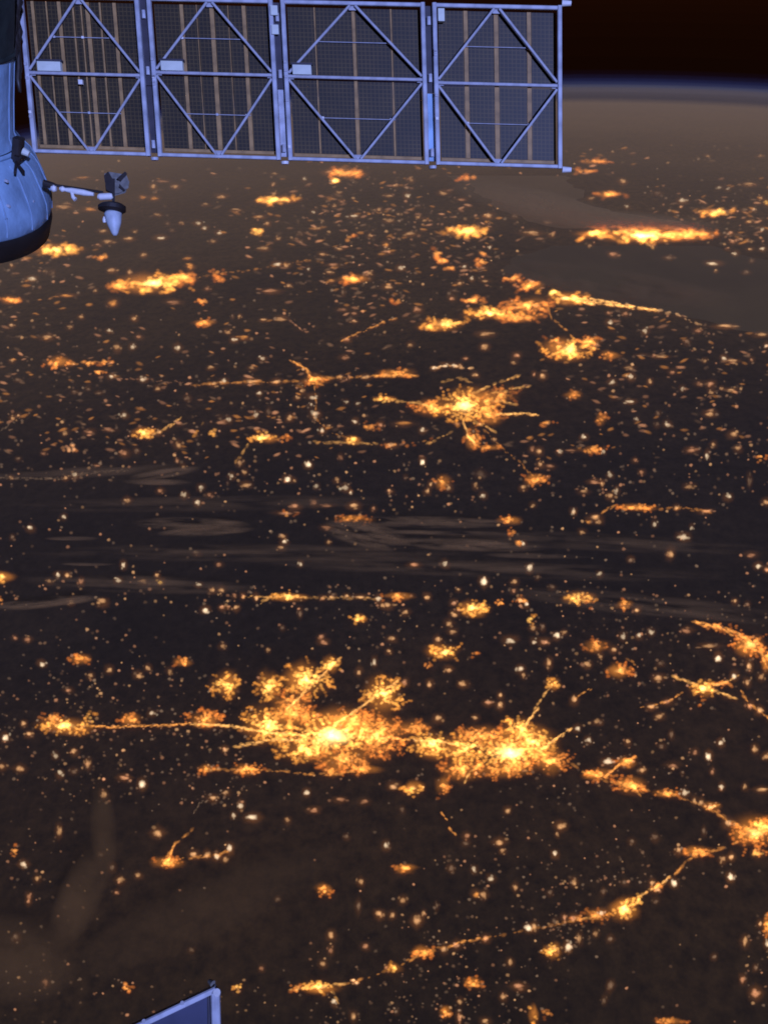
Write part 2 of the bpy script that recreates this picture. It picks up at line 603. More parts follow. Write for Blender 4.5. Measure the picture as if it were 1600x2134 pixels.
def lamps(name, dots, parent=None, origin=None):
    """one mesh of low domes of lamps: dots = rows of (x, y, rx, ry, rot, r, g, b)"""
    D = np.asarray(dots, float)
    n = len(D)
    alt = 250 + rng.random(n) * 1500
    P = np.zeros((n, 3)); GX = np.zeros((n, 3)); GY = np.zeros((n, 3))
    P = ground(D[:, 0], D[:, 1])
    GX = ground(D[:, 0] + 1, D[:, 1]) - P
    GY = ground(D[:, 0], D[:, 1] + 1) - P
    rad = P - CENTRE
    rad /= np.linalg.norm(rad, axis=1)[:, None]
    P = P + rad * alt[:, None]
    wob = 1 + (rng.random((n, SEG)) - 0.5) * 0.35
    cs = np.cos(ANG)[None] * wob * D[:, 2:3]
    sn = np.sin(ANG)[None] * wob * D[:, 3:4]
    cr, sr = np.cos(D[:, 4:5]), np.sin(D[:, 4:5])
    ex = cs * cr - sn * sr
    ey = cs * sr + sn * cr
    rim = P[:, None] + GX[:, None] * ex[..., None] + GY[:, None] * ey[..., None]
    top = P + rad * 120.0
    V = np.concatenate([top[:, None], rim], 1).reshape(-1, 3)
    if origin is None:
        origin = V.mean(axis=0)
    me = bpy.data.meshes.new(name)
    W = SEG + 1
    base = np.arange(n)[:, None] * W
    k = np.arange(SEG)
    tri = np.stack([np.broadcast_to(base, (n, SEG)), base + 1 + k[None], base + 1 + (k[None] + 1) % SEG], -1).reshape(-1)
    nt_ = n * SEG
    me.vertices.add(n * W)
    me.vertices.foreach_set('co', (V - origin).ravel().astype(np.float32))
    me.loops.add(nt_ * 3)
    me.loops.foreach_set('vertex_index', tri.astype(np.int32))
    me.polygons.add(nt_)
    me.polygons.foreach_set('loop_start', (np.arange(nt_) * 3).astype(np.int32))
    me.update(calc_edges=True)
    g = np.zeros((n, W), np.float32); g[:, 0] = 1
    a = me.attributes.new('lamp_glow', 'FLOAT', 'POINT')
    a.data.foreach_set('value', g.ravel())
    c = np.ones((n, W, 4), np.float32); c[:, :, :3] = D[:, None, 5:8]
    a = me.attributes.new('lamp_colour', 'FLOAT_COLOR', 'POINT')
    a.data.foreach_set('color', c.ravel())
    me.materials.append(M_LAMP)
    o = bpy.data.objects.new(name, me)
    o.location = Vector(origin) - (world_loc(parent) if parent else Vector((0, 0, 0)))
    COL.objects.link(o)
    if parent: o.parent = parent
    return o


def flat(y):
    """how much a round patch of lamps is foreshortened at that height of the picture"""
    return float(np.clip(0.45 + (y - 350) / 900.0, 0.45, 1.0))


def street_dots(x, y, rx, ry, I, tone, dens=1.0, ang=0.0):
    """short lit streets thrown over an ellipse, thick in the middle and ragged at the edge"""
    out = []
    area = math.pi * rx * ry
    n = max(4, int(area / 78.0 * dens))
    ca, sa = math.cos(ang), math.sin(ang)
    fl = flat(y)
    kx, ky, kp = rng.normal(size=6) * 0.17, rng.normal(size=6) * 0.22, rng.random(6) * 6.28
    for _ in range(int(n * (1.75 if y < 760 else 1.5))):
        rho = rng.random() ** 0.72
        rho *= 1.0 + 0.35 * rng.random() * (rng.random() < 0.3)
        th = rng.random() * 2 * math.pi
        a, b = rho * rx * math.cos(th), rho * ry * math.sin(th)
        px, py = x + a * ca - b * sa, y + a * sa + b * ca
        heat = max(0.0, 1 - rho)
        clump = float(np.mean(np.cos(kx * px + ky * py + kp))) * 1.8 + 0.35 + 0.5 * heat   # parks, rivers and woods break the lamps up
        if rng.random() > 0.25 + clump: continue
        dirn = rng.random() * math.pi if rng.random() < 0.6 else th + rng.normal() * 0.3
        L = (4 + 11 * rng.random()) * (0.5 + 0.5 * min(1, rx / 40))
        m = max(2, int(L / 3.2))
        br = I * (0.25 + 0.52 * heat + 0.36 * rng.random())
        col = np.array(TONE[tone])
        # outskirts burn redder, the middle yellower
        warm = np.array((1.0, 0.66 + 0.38 * heat, 0.42 + 0.68 * heat))
        for i in range(m):
            t = (i / (m - 1) - 0.5) * L
            r = (3.2 + 2.2 * rng.random()) * (1.0 + 0.45 * min(1, max(0, (760 - y) / 250)))
            out.append((px + t * math.cos(dirn), py + t * math.sin(dirn) * fl, r * 1.25, r * (0.55 + 0.5 * fl), rng.random() * 0.6 - 0.3,
                        *(col * warm * br * (0.65 + 0.45 * rng.random()))))
    return out


def halo_dots(x, y, rx, ry, I):  # large dim discs paint the reddish glow around a city
    out = []
    for k in range(7):
        a = rng.random() * 6.28
        out.append((x + 0.45 * rx * math.cos(a), y + 0.45 * ry * math.sin(a), rx * (0.7 + 0.5 * rng.random()), ry * (0.8 + 0.6 * rng.random()), 0,
                    *(np.array((0.13, 0.043, 0.006)) * I)))
    return out


def core_dots(x, y, rx, ry, I):
    out = []
    for k in range(9):
        a = rng.random() * 6.28; q = rng.random() * 0.5
        out.append((x + q * rx * math.cos(a), y + q * ry * math.sin(a), rx * (0.5 + 0.5 * rng.random()), ry * (0.5 + 0.5 * rng.random()), 0,
                    *(np.array((0.26, 0.175, 0.06)) * I)))
    return out


def line_dots(pts, I, tone, size=4.0, gap=0.12):
    out = []
    col = np.array(TONE[tone])
    for (x0, y0), (x1, y1) in zip(pts[:-1], pts[1:]):
        L = math.hypot(x1 - x0, y1 - y0)
        th = math.atan2(y1 - y0, x1 - x0)
        n = max(2, int(L / (2.5 if gap < .1 else 3.6)))
        for i in range(n):
            if rng.random() < gap: continue
            t = (i + rng.random()) / n
            r = size * (0.55 + 0.75 * rng.random())
            out.append((x0 + (x1 - x0) * t + rng.normal() * 0.9, y0 + (y1 - y0) * t + rng.normal() * 0.7, r * 1.5, r * 0.85, th,
                        *(col * I * (0.30 + 0.45 * rng.random()))))
    return out


def dot(x, y, rx, ry, I, tone, rot=0.0):
    """one town: a main patch and one or two ragged satellites"""
    col = np.array(TONE[tone])
    k = (0.60 if y < 1050 else 0.82) if I < 1.05 else 1.1
    q = 0.86 if I < 1.05 else 1.0
    out = [(x, y, rx * q, ry * q, rot, *(col * I * k))]
    out.append((x, y, rx * 1.9, ry * 2.0, rot, *(np.array((0.075, 0.026, 0.007)) * I)))  # faint orange halo painted round the town
    for _ in range(3):
        out.append((x + rng.normal() * rx * 0.5, y + rng.normal() * ry * 0.38, rx * 0.5, ry * 0.55, rot, *(col * I * 0.32)))
    return out


# ------------------------------------------------------------------ cities
HUBS = []          # where the cities lie
REFS = []          # (short phrase, x, y) of the cities that a label may lean on


def city(label, x, y, rx, ry, I=1.0, tone='y', core=0.0, lobes=(), arms=(), ref=None, dens=1.0, ang=0.0, cat='city', name='city'):
    o = ground(x, y)[0]
    HUBS.append((x, y))
    d = []
    if rx * ry > 160:
        d += halo_dots(x, y, rx * 0.9, ry * 0.95, I * 0.8)
    d += street_dots(x, y, rx, ry, I, tone, dens, ang)
    many = bool(core or lobes or arms)
    if not many:
        root = lamps(name, d, None, o)
    else:
        root = empty(name, Vector(o))
        tag(lamps('lit_streets', d, root), None, None, None, 'stuff')
        if core:
            lamps('city_centre', core_dots(x, y, rx * 0.42, ry * 0.48, core), root)
        for (lx, ly, lrx, lry, lI, lt) in lobes:
            dd = street_dots(lx, ly, lrx, lry, lI, lt, dens)
            if lrx * lry > 300:
                dd = halo_dots(lx, ly, lrx * 0.8, lry * 0.9, lI * 0.7) + dd
            tag(lamps('suburb', dd, root), None, None, None, 'stuff')
        for (pts, aI) in arms:
            tag(lamps('arterial_road', line_dots(pts, aI * 0.85, 'a' if tone == 'y' else 'o', 4.6, 0.08 if aI > .85 else 0.32), root), None, None, None, 'stuff')
    tag(root, label, cat, 'lit cities and towns seen from orbit')
    if ref:
        REFS.append((ref, x, y))
    return root


# far shore, close under the wing
city('golden city of wide flat light half hidden by the rim of the craft', 118, 522, 58, 12, 1.0, 'y', 0.35, ref='the golden city by the craft rim')
city('large bright golden city with a pale yellow middle below the antenna', 320, 593, 72, 21, 1.05, 'y', 0.9,
     [(250, 598, 28, 12, .8, 'o'), (385, 580, 26, 14, .8, 'o')], ref='the large golden city below the antenna')
city('flat golden city with a row of small lights rising from it', 578, 419, 50, 8, 1.0, 'y', 0.3, ref='the flat golden city under the second panel')
city('ragged orange city close under the third solar panel', 720, 362, 44, 12, .95, 'o', 0.0, [(700, 378, 8, 4, 1.0, 'y')], ref='the ragged orange city under the third panel')
city('small bar of yellow light below the flat golden city', 535, 485, 25, 6, 1.0, 'y')
city('flat bright yellow city left of the bay', 972, 484, 52, 11, 1.08, 'y', 0.4, ref='the yellow bay city')
city('broken ring of orange lights below the yellow city by the bay', 912, 530, 13, 10, .8, 'o', 0.0, [(922, 545, 15, 5, .8, 'o'), (938, 560, 14, 5, .6, 'o')])
city('small orange patch right of the broken ring of lights', 1003, 548, 15, 8, .9, 'o', 0.0, [(1006, 530, 9, 5, .6, 'o')])
city('long brilliant waterfront city, palest yellow in the middle, on the far side of the bay', 1340, 494, 115, 13, 1.25, 'y', 1.3,
     [(1232, 490, 40, 9, 1.0, 'y'), (1440, 490, 60, 12, .9, 'o'), (1330, 482, 110, 10, .45, 'o')], [([(1340, 503), (1362, 520)], .8)], ref='the long brilliant waterfront city')
city('short golden bar of light right of the waterfront city', 1490, 444, 38, 8, 1.0, 'y', 0.3, ref='the golden bar past the bay')
city('small orange far city under the horizon haze', 1267, 407, 30, 7, .85, 'o', ref='the small orange far city')
city('orange double streak of light at the far corner of the wing', 1235, 338, 34, 5, .7, 'o', 0.0, [(1212, 358, 30, 5, .95, 'o')], ref='the orange streak at the wing corner')
city('faint amber streak just under the fourth solar panel', 980, 372, 25, 4, .8, 'o')
# the lit coast and the cities behind it
city('brilliant lit coast city where the shore bends, tapering into a bright shore road', 1178, 624, 46, 12, 1.25, 'y', 1.0,
     [(1068, 582, 28, 8, .85, 'o'), (1108, 598, 34, 10, .9, 'o'), (1148, 612, 30, 10, 1.0, 'y'), (1100, 640, 60, 18, .6, 'o')],
     [([(1195, 624), (1240, 627), (1295, 637), (1350, 646), (1372, 650)], 1.5), ([(1195, 628), (1250, 634), (1320, 645)], 1.3), ([(1200, 630), (1240, 636)], 1.2)], ref='the lit coast city')
city('golden city behind the coast, bright low edge and red fringe above', 1020, 655, 52, 13, 1.0, 'y', .25, [(985, 628, 32, 9, .55, 'o'), (1085, 662, 55, 12, .75, 'o')], ref='the golden city behind the coast')
city('yellow city of low flat light next to the golden city behind the coast', 925, 678, 54, 12, 1.05, 'y', .35, ref='the low yellow city')
city('small orange town left of the red fringed golden city', 835, 628, 20, 7, .8, 'o')
city('ragged orange city between two towns in the dark plain', 735, 583, 34, 9, .85, 'o', ref='the ragged orange city in the plain')
city('small orange town of three spots near the left edge', 25, 627, 26, 7, .75, 'o')
city('small orange streak beside the golden city by the craft rim', 215, 538, 24, 5, .75, 'o')
city('twin orange bars, upper one, right of the large golden city', 425, 631, 22, 5, .75, 'o')
city('twin orange bars, lower one, right of the large golden city', 425, 675, 25, 7, .85, 'o')
city('small pink orange smear under the flat golden city', 728, 498, 22, 7, .75, 'o')
city('orange double town at the foot of the large golden city', 452, 570, 16, 7, .8, 'o', 0.0, [(457, 584, 8, 5, .8, 'o')])
# the middle band
city('hook shaped orange city trailing a chain of lights to the right', 122, 758, 28, 12, .95, 'o', 0.0,
     [(188, 760, 14, 7, .7, 'o'), (222, 757, 18, 6, .7, 'o'), (208, 779, 18, 5, .75, 'o')], [([(140, 762), (185, 757), (238, 757)], .7)], ref='the hook shaped city')
city('rounded golden city with spikes, lower right of the lit coast', 1185, 730, 56, 21, 1.05, 'y', .5, [(1150, 712, 26, 8, .6, 'o'), (1225, 715, 28, 12, .8, 'o'), (1150, 742, 24, 8, .8, 'o')], ref='the spiked golden city')
city('short golden bar just right of the spiked golden city', 1267, 743, 24, 8, .9, 'o')
city('starburst city with roads streaming out to the right, centre of the picture', 968, 848, 66, 36, 1.0, 'y', .75,
     [(900, 852, 42, 18, .75, 'o'), (985, 915, 22, 22, .7, 'o'), (1020, 868, 32, 20, .65, 'o'), (1040, 826, 48, 18, .4, 'o')],
     [([(985, 820), (1020, 808), (1085, 783)], .8), ([(1005, 825), (1060, 815), (1105, 808)], .65), ([(1010, 838), (1050, 840), (1085, 846)], .6), ([(1035, 866), (1085, 865), (1122, 866)], 1.1),
      ([(985, 880), (1010, 890), (1032, 902)], .7), ([(965, 880), (975, 910), (992, 930)], .9), ([(940, 905), (915, 915), (890, 928)], .7), ([(800, 836), (865, 842), (900, 848)], .7),
      ([(985, 800), (960, 790), (920, 800)], .4)], ref='the starburst city')
city('orange bar of light along the foot of the starburst city', 1020, 935, 30, 6, .85, 'o')
city('amber rows of light left below the starburst city', 825, 929, 30, 5, .7, 'o', 0.0, [(878, 925, 22, 6, .5, 'o')])
city('orange crossroads town with arms left and right on a long lit road', 652, 793, 34, 11, .85, 'o', 0.0, [],
     [([(605, 752), (638, 772), (650, 790)], .9), ([(680, 789), (740, 788), (800, 786)], .5), ([(650, 800), (690, 808)], .7), ([(520, 798), (585, 798), (630, 796)], .5), ([(400, 805), (470, 800), (520, 798)], .5)], ref='the crossroads town')
city('reddish long town on the road left of the starburst city', 826, 780, 38, 9, .8, 'o', 0.0, [], [([(780, 786), (830, 784), (868, 786)], .9), ([(815, 775), (835, 782)], .7)], ref='the reddish road town')
city('short yellow streak below the reddish road town', 800, 835, 28, 6, .85, 'y')
city('golden town with a pink road climbing from its right end', 300, 905, 28, 11, 1.0, 'y', .2, [], [([(322, 908), (345, 898), (380, 872)], .8)], ref='the golden town with a pink road')
city('small yellow bar town right of the golden town with a pink road', 430, 905, 26, 6, .9, 'y', 0.0, [], [([(420, 888), (430, 872)], .4)])
city('golden town with an orange tower of lights on its right', 548, 915, 30, 11, .98, 'y', .25, [(592, 910, 12, 15, .7, 'o')], [([(520, 925), (505, 950), (490, 970)], .4)], ref='the golden town with an orange side')
city('small golden town on a thin lit road under the crossroads town', 735, 920, 20, 9, .95, 'y', 0.0, [(765, 893, 28, 10, .4, 'o')], [([(655, 925), (720, 925), (790, 928)], .4)], ref='the small golden town')
city('pale town with a broad dim foot near the left edge', 145, 936, 20, 7, .7, 'p', ref='the pale broad footed town')
city('ragged orange speckled town under the starburst city', 920, 1007, 20, 14, .7, 'o', ref='the ragged speckled town')
city('round red orange town lower right of the starburst city', 1118, 1002, 27, 13, .8, 'o', ref='the round red town')
city('small dim orange town right of the starburst roads', 1192, 825, 20, 9, .7, 'o')
city('dim orange scatter at the lower right of the starburst city', 1138, 884, 15, 9, .6, 'o')
city('dim orange tuft of lights right of the scatter', 1252, 876, 15, 12, .5, 'o')
city('pink orange streak at the end of the starburst roads', 1232, 940, 28, 7, .75, 'o')
city('long orange bar town with a tail of dots to its right', 1325, 1060, 44, 6, 1.0, 'o', 0.0, [], [([(1278, 1057), (1255, 1070), (1238, 1083)], .7), ([(1372, 1063), (1425, 1062), (1482, 1070)], .45)], ref='the long orange bar town')
city('bright orange small town near the right edge, middle band', 1580, 955, 15, 9, .95, 'o', ref='the orange town at the right edge')
city('orange town under a thin cloud streak', 738, 1085, 38, 7, .65, 'o', ref='the clouded orange town')
city('small orange pair of bars above the dark river of cloud', 598, 1073, 22, 5, .6, 'o')
city('orange town with a dotted tail running down to the right', 1060, 1088, 26, 9, .75, 'o', 0.0, [(1066, 1112, 8, 6, .6, 'o'), (1080, 1134, 8, 6, .5, 'o')], ref='the tailed orange town')
# the lower lit road
city('yellow town cut by the left edge of the picture', 6, 1205, 26, 10, 1.0, 'y', .4, [(2, 1254, 10, 9, .6, 'o')], ref='the yellow town at the left edge')
city('bright golden town strung on a level lit road', 602, 1246, 36, 9, 1.0, 'y', .3, [], [([(505, 1246), (560, 1246), (640, 1247)], .7), ([(540, 1262), (560, 1248)], .6), ([(640, 1248), (720, 1247), (788, 1250)], .4)], ref='the golden town on the level road')
city('orange bar town right of the golden level road town', 828, 1246, 34, 7, .9, 'o')
city('yellow orange town with spots on both sides, below the white lamp', 985, 1270, 36, 15, 1.0, 'y', .3, [(1042, 1260, 11, 8, .7, 'o'), (1090, 1254, 20, 8, .6, 'o'), (1104, 1292, 10, 16, .6, 'y')], ref='the yellow orange town')
city('yellow town with a dark notch right of the yellow orange town', 1205, 1249, 38, 11, .95, 'y', .0, [(1228, 1260, 10, 7, .7, 'o')], ref='the notched yellow town')
city('small orange dotted town right of the notched yellow town', 1300, 1263, 24, 8, .8, 'o')
city('small yellow town with a bright white heart under the level road', 748, 1291, 18, 10, .9, 'y')
city('yellow town of short rays over the big twin city', 925, 1362, 38, 15, 1.0, 'y', .35, [(890, 1390, 13, 7, .7, 'o'), (988, 1368, 12, 6, .5, 'o')], ref='the short rayed yellow town')
city('orange town alone on the dark plain far left', 168, 1377, 24, 10, .85, 'o', ref='the lone orange town far left')
city('small pale orange town right of the lone orange town', 383, 1382, 22, 9, .8, 'o')
city('pink orange scatter town left of a solid orange town', 1240, 1348, 30, 12, .65, 'o')
city('solid orange town by a short road, right of the twin city roads', 1290, 1400, 30, 14, 1.0, 'o', .2, [], [([(1302, 1374), (1322, 1386)], .6)], ref='the solid orange town')
city('golden star city with four crooked arms near the right edge', 1465, 1437, 28, 18, 1.05, 'y', .5, [(1462, 1466, 12, 10, .8, 'o'), (1510, 1425, 22, 8, .8, 'o')],
     [([(1402, 1414), (1425, 1420), (1450, 1430)], .9), ([(1480, 1440), (1512, 1452), (1530, 1458)], .9), ([(1480, 1432), (1510, 1425), (1535, 1412)], .8)], ref='the golden star city')
city('orange coast city running off the right edge of the picture', 1562, 1345, 40, 22, .95, 'o', .3, [(1485, 1310, 28, 8, .9, 'o'), (1520, 1318, 18, 8, .7, 'o'), (1595, 1375, 14, 26, .8, 'o')],
     [([(1445, 1298), (1490, 1308), (1530, 1320), (1570, 1345)], .9)], ref='the orange city off the right edge')
# the twin metropolis
city('huge ragged metropolis, the left of the two brightest, with a white heart', 690, 1535, 105, 46, 1.12, 'y', 1.5,
     [(560, 1515, 62, 34, .95, 'y'), (470, 1430, 34, 26, 1.0, 'y'), (425, 1500, 44, 17, .95, 'o'), (560, 1435, 28, 30, .9, 'y'), (640, 1420, 55, 36, .95, 'y'), (690, 1388, 24, 18, .9, 'y'),
      (800, 1450, 50, 36, .95, 'y'), (785, 1535, 66, 50, .85, 'o'), (615, 1492, 55, 22, .75, 'o'), (735, 1503, 55, 20, .75, 'o'), (640, 1565, 70, 26, .8, 'y'), (720, 1585, 70, 24, .7, 'o'), (610, 1470, 40, 30, .8, 'o'), (515, 1605, 42, 12, .85, 'o'), (690, 1612, 26, 12, .7, 'o'), (755, 1605, 45, 10, .7, 'o')],
     [([(400, 1512), (480, 1515), (560, 1530), (640, 1535)], 1.0), ([(690, 1520), (760, 1470), (830, 1420)], .9), ([(600, 1480), (660, 1420), (708, 1375)], .9), ([(700, 1540), (780, 1540), (860, 1545)], .8), ([(490, 1560), (560, 1545), (640, 1545)], .9)],
     ref='the left metropolis', dens=0.95)
city('huge ragged metropolis, the right of the two brightest, with rays to the upper right', 1062, 1570, 84, 38, 1.15, 'y', 1.6,
     [(905, 1552, 62, 28, .95, 'y'), (970, 1565, 50, 32, .9, 'y'), (1080, 1518, 34, 22, .95, 'y'), (1150, 1590, 42, 24, .9, 'o'), (965, 1605, 54, 22, .8, 'o'), (922, 1640, 18, 20, .75, 'o'), (860, 1520, 40, 14, .7, 'o'), (1000, 1535, 60, 22, .75, 'o'), (1050, 1605, 70, 20, .75, 'o'), (1110, 1548, 55, 34, .85, 'y')],
     [([(1075, 1545), (1100, 1505), (1122, 1478)], 1.3), ([(1110, 1490), (1130, 1455), (1150, 1430)], .7), ([(1125, 1568), (1155, 1545), (1190, 1520)], 1.3), ([(1010, 1590), (980, 1610), (965, 1640)], .8), ([(860, 1545), (930, 1550), (1000, 1560)], .9)],
     ref='the right metropolis', dens=0.95)
city('yellow town of solid light below the gap of the twin metropolis', 862, 1645, 22, 14, 1.05, 'y', .3)
city('small yellow town at the tip of the right metropolis ray', 1150, 1428, 18, 12, .9, 'y')
city('long orange city at the left end of the metropolis road', 138, 1515, 62, 18, 1.02, 'y', .35, [(110, 1500, 30, 10, .6, 'o'), (190, 1500, 16, 12, .8, 'y')], ref='the metropolis road city')
city('orange tuft of lights half way along the metropolis road', 275, 1503, 26, 12, .8, 'o')
city('small orange bar town under the metropolis road', 430, 1605, 18, 9, .8, 'o')
# right hand chain and the near land
city('crooked orange chain of towns right below the right metropolis', 1250, 1618, 40, 11, .85, 'o', 0.0, [(1305, 1590, 26, 13, .8, 'o'), (1315, 1640, 38, 16, .85, 'o')],
     [([(1215, 1612), (1260, 1622), (1295, 1592), (1325, 1580)], .9), ([(1285, 1630), (1320, 1645), (1335, 1665)], .8)], ref='the crooked orange chain')
city('row of orange spots leading down from the crooked chain', 1392, 1656, 34, 8, .75, 'o')
city('short pale road town on the chain towards the right edge', 1482, 1684, 20, 9, .85, 'p', 0.0, [], [([(1470, 1690), (1500, 1678)], .8), ([(1490, 1695), (1515, 1715)], .5)])
city('big orange city cut by the right edge, speckled and red below', 1572, 1738, 56, 30, .98, 'o', .35, [(1590, 1725, 30, 14, 1.0, 'y'), (1570, 1778, 24, 10, .7, 'o')], ref='the big orange city at the right edge')
city('curved orange town left of the big orange city', 1450, 1778, 32, 11, .85, 'o')
city('bright golden oval city on a diagonal road, near right', 1300, 1897, 34, 24, 1.08, 'y', .6, [(1242, 1910, 34, 14, .45, 'o'), (1328, 1880, 10, 18, .9, 'y')], [([(1335, 1868), (1352, 1858), (1375, 1845), (1396, 1828)], .9), ([(1200, 1920), (1250, 1910)], .35)], ref='the golden oval city', ang=-0.5)
city('small orange town half way up the diagonal road', 1366, 1846, 17, 9, .8, 'o')
city('small orange town alone in the middle of the near land', 843, 1812, 27, 9, .9, 'o', ref='the small orange town of the near land')
city('small golden town alone in a wide dark field', 676, 1857, 19, 12, .9, 'o', ref='the golden town in the dark field')
city('orange branching town with a road up to the right, lower left', 350, 1800, 33, 12, .9, 'o', 0.0, [], [([(375, 1795), (410, 1788), (455, 1786), (482, 1772)], .6), ([(352, 1796), (360, 1772), (366, 1762)], 1.1), ([(366, 1762), (385, 1748), (402, 1730)], .5)], ref='the branching town')
city('orange town of the chain just left of the golden oval city', 1205, 1918, 18, 8, .5, 'o')
city('reddish small town near the left edge, lower land', 33, 1777, 9, 14, .6, 'o')
city('golden town of three spots left of a dotted diagonal road', 882, 1986, 24, 13, .95, 'o', 0.0, [], [([(925, 1980), (960, 1965), (1015, 1957)], .7)], ref='the golden three spot town')
city('small pale double town below the golden three spot town', 822, 2020, 19, 9, .7, 'y')
city('soft yellow town beside a white lamp in the near land', 1150, 1982, 21, 17, .9, 'y', ref='the soft yellow town')
city('spiked golden city on the nearest land, right of the blue panel', 665, 2060, 42, 13, 1.05, 'y', .4, [(740, 2046, 13, 9, .8, 'p'), (620, 2062, 16, 8, .7, 'o')], [([(606, 2064), (640, 2060), (720, 2052)], .8), ([(690, 2068), (706, 2090)], .7)], ref='the spiked golden city by the blue panel')
city('small golden spot next to the corner of the blue panel', 499, 2062, 13, 8, .85, 'y')
city('horseshoe shaped orange town near the bottom edge', 985, 2053, 22, 12, .8, 'o', ref='the horseshoe town')
city('golden town cut by the bottom edge, left of an upright yellow one', 930, 2112, 15, 14, .85, 'o')
city('upright yellow town cut by the bottom edge', 1110, 2115, 12, 20, .95, 'y', 0.0, [(1138, 2115, 15, 10, .45, 'o')], ref='the upright yellow town')
city('red orange town cut by the bottom edge on the right', 1392, 2131, 34, 7, .7, 'o', ref='the red town at the bottom edge')
city('orange town cut by the right edge, near land', 1596, 1930, 9, 24, .8, 'o')
city('small orange town left above the blue panel', 265, 2062, 14, 9, .8, 'o', ref='the small town above the blue panel')


def road(label, pts, I, tone='o', size=3.4, gap=0.15):
    xs = [p[0] for p in pts]; ys = [p[1] for p in pts]
    o = lamps('lit_road', line_dots(pts, I, tone, size, gap), None, ground(np.mean(xs), np.mean(ys))[0])
    tag(o, label, 'lit road', 'roads drawn out in lamps')
    return o


road('chain of orange lamps from the spiked golden city to the three spot town', [(700, 2062), (745, 2047), (790, 2032), (830, 2016), (880, 1990)], .5, 'o', 5.4, .66)
road('chain of orange lamps from the three spot town to the golden oval city', [(890, 1984), (960, 1966), (1010, 1957), (1100, 1940), (1180, 1925), (1250, 1908)], .42, 'o', 5.4, .72)
road('diagonal orange road from the golden oval city to the big orange city', [(1335, 1868), (1370, 1850), (1402, 1828), (1432, 1795), (1480, 1778), (1540, 1755)], .6, 'o', 5.6, .5)
road('curving orange chain from the right metropolis down to the big orange city', [(1180, 1585), (1215, 1612), (1265, 1630), (1320, 1648), (1400, 1660), (1470, 1684), (1520, 1714), (1560, 1730)], .5, 'o', 4.8, .45)
road('orange chain along the upper right edge into the golden star city', [(1440, 1300), (1500, 1312), (1545, 1335), (1585, 1365), (1600, 1400)], .7, 'o', 5.0, .25)
road('loose orange road below the twin metropolis towards the left', [(430, 1608), (520, 1606), (600, 1612), (690, 1618), (760, 1606)], .5, 'o', 4.6, .4)
road('faint dotted road on the far land from the large golden city', [(390, 585), (450, 572), (520, 566), (580, 553), (640, 545), (700, 553)], .3, 'o', 3.6, .55)
road('faint dotted road from the spiked golden city up to the lit coast', [(1200, 715), (1180, 690), (1150, 668), (1140, 640)], .45, 'o', 4.0, .4)
road('faint orange road from the starburst city to the round red town', [(1010, 900), (1050, 940), (1090, 975), (1112, 995)], .4, 'o', 4.0, .45)
road('faint orange road from the crossroads town down to the small golden town', [(655, 805), (660, 840), (655, 870), (690, 905), (730, 918)], .42, 'o', 4.0, .45)
road('lit road joining the orange city to the left metropolis', [(195, 1517), (260, 1517), (320, 1516), (400, 1511)], .9, 'o', 3.8, .05)
road('short bright diagonal road above the reddish road town', [(712, 714), (745, 697), (790, 678), (828, 664)], .75, 'o')
road('dim road slanting down to the right, under the ragged orange city in the plain', [(598, 668), (615, 678), (630, 690), (646, 694)], .45, 'k')
road('dim thread of a road left of the hook shaped city', [(20, 704), (60, 706), (100, 703)], .25, 'd')
road('faint short road at the left edge above the golden town', [(0, 903), (12, 896), (24, 884)], .45, 'g')
road('thin pale arc of a road below the left metropolis', [(400, 1712), (406, 1694), (418, 1676), (435, 1668), (452, 1662), (478, 1650)], .5, 'g', 3.0)
road('short steep orange road below the right metropolis', [(920, 1696), (930, 1712), (938, 1730), (950, 1742)], .95, 'o', 4.2)
road('orange road climbing to the solid orange town', [(1192, 1462), (1212, 1450), (1232, 1438)], .7, 'o')
road('orange dotted road left of the golden star city', [(1330, 1478), (1362, 1474), (1392, 1462), (1418, 1448)], .7, 'o', 4.0)
road('orange road down the right edge beside the golden star city', [(1540, 1440), (1560, 1470), (1582, 1485), (1600, 1502)], .8, 'o', 4.0)
road('thin level road in the left middle with one bright joint', [(0, 999), (60, 1000), (130, 999), (160, 992), (210, 986), (268, 982)], .32, 'g', 3.2, .05)
road('dotted road past the hook shaped city to the crossroads', [(240, 790), (300, 793), (350, 797), (400, 802)], .3, 'k', 3.0, .4)
road('dotted shore road after the lit coast', [(1372, 650), (1410, 658), (1440, 672), (1462, 682)], .7, 'p', 4.2, .3)
road('row of dots at the top of the starburst city', [(895, 772), (930, 764), (950, 766), (985, 770)], .9, 'p', 4.0, .25)

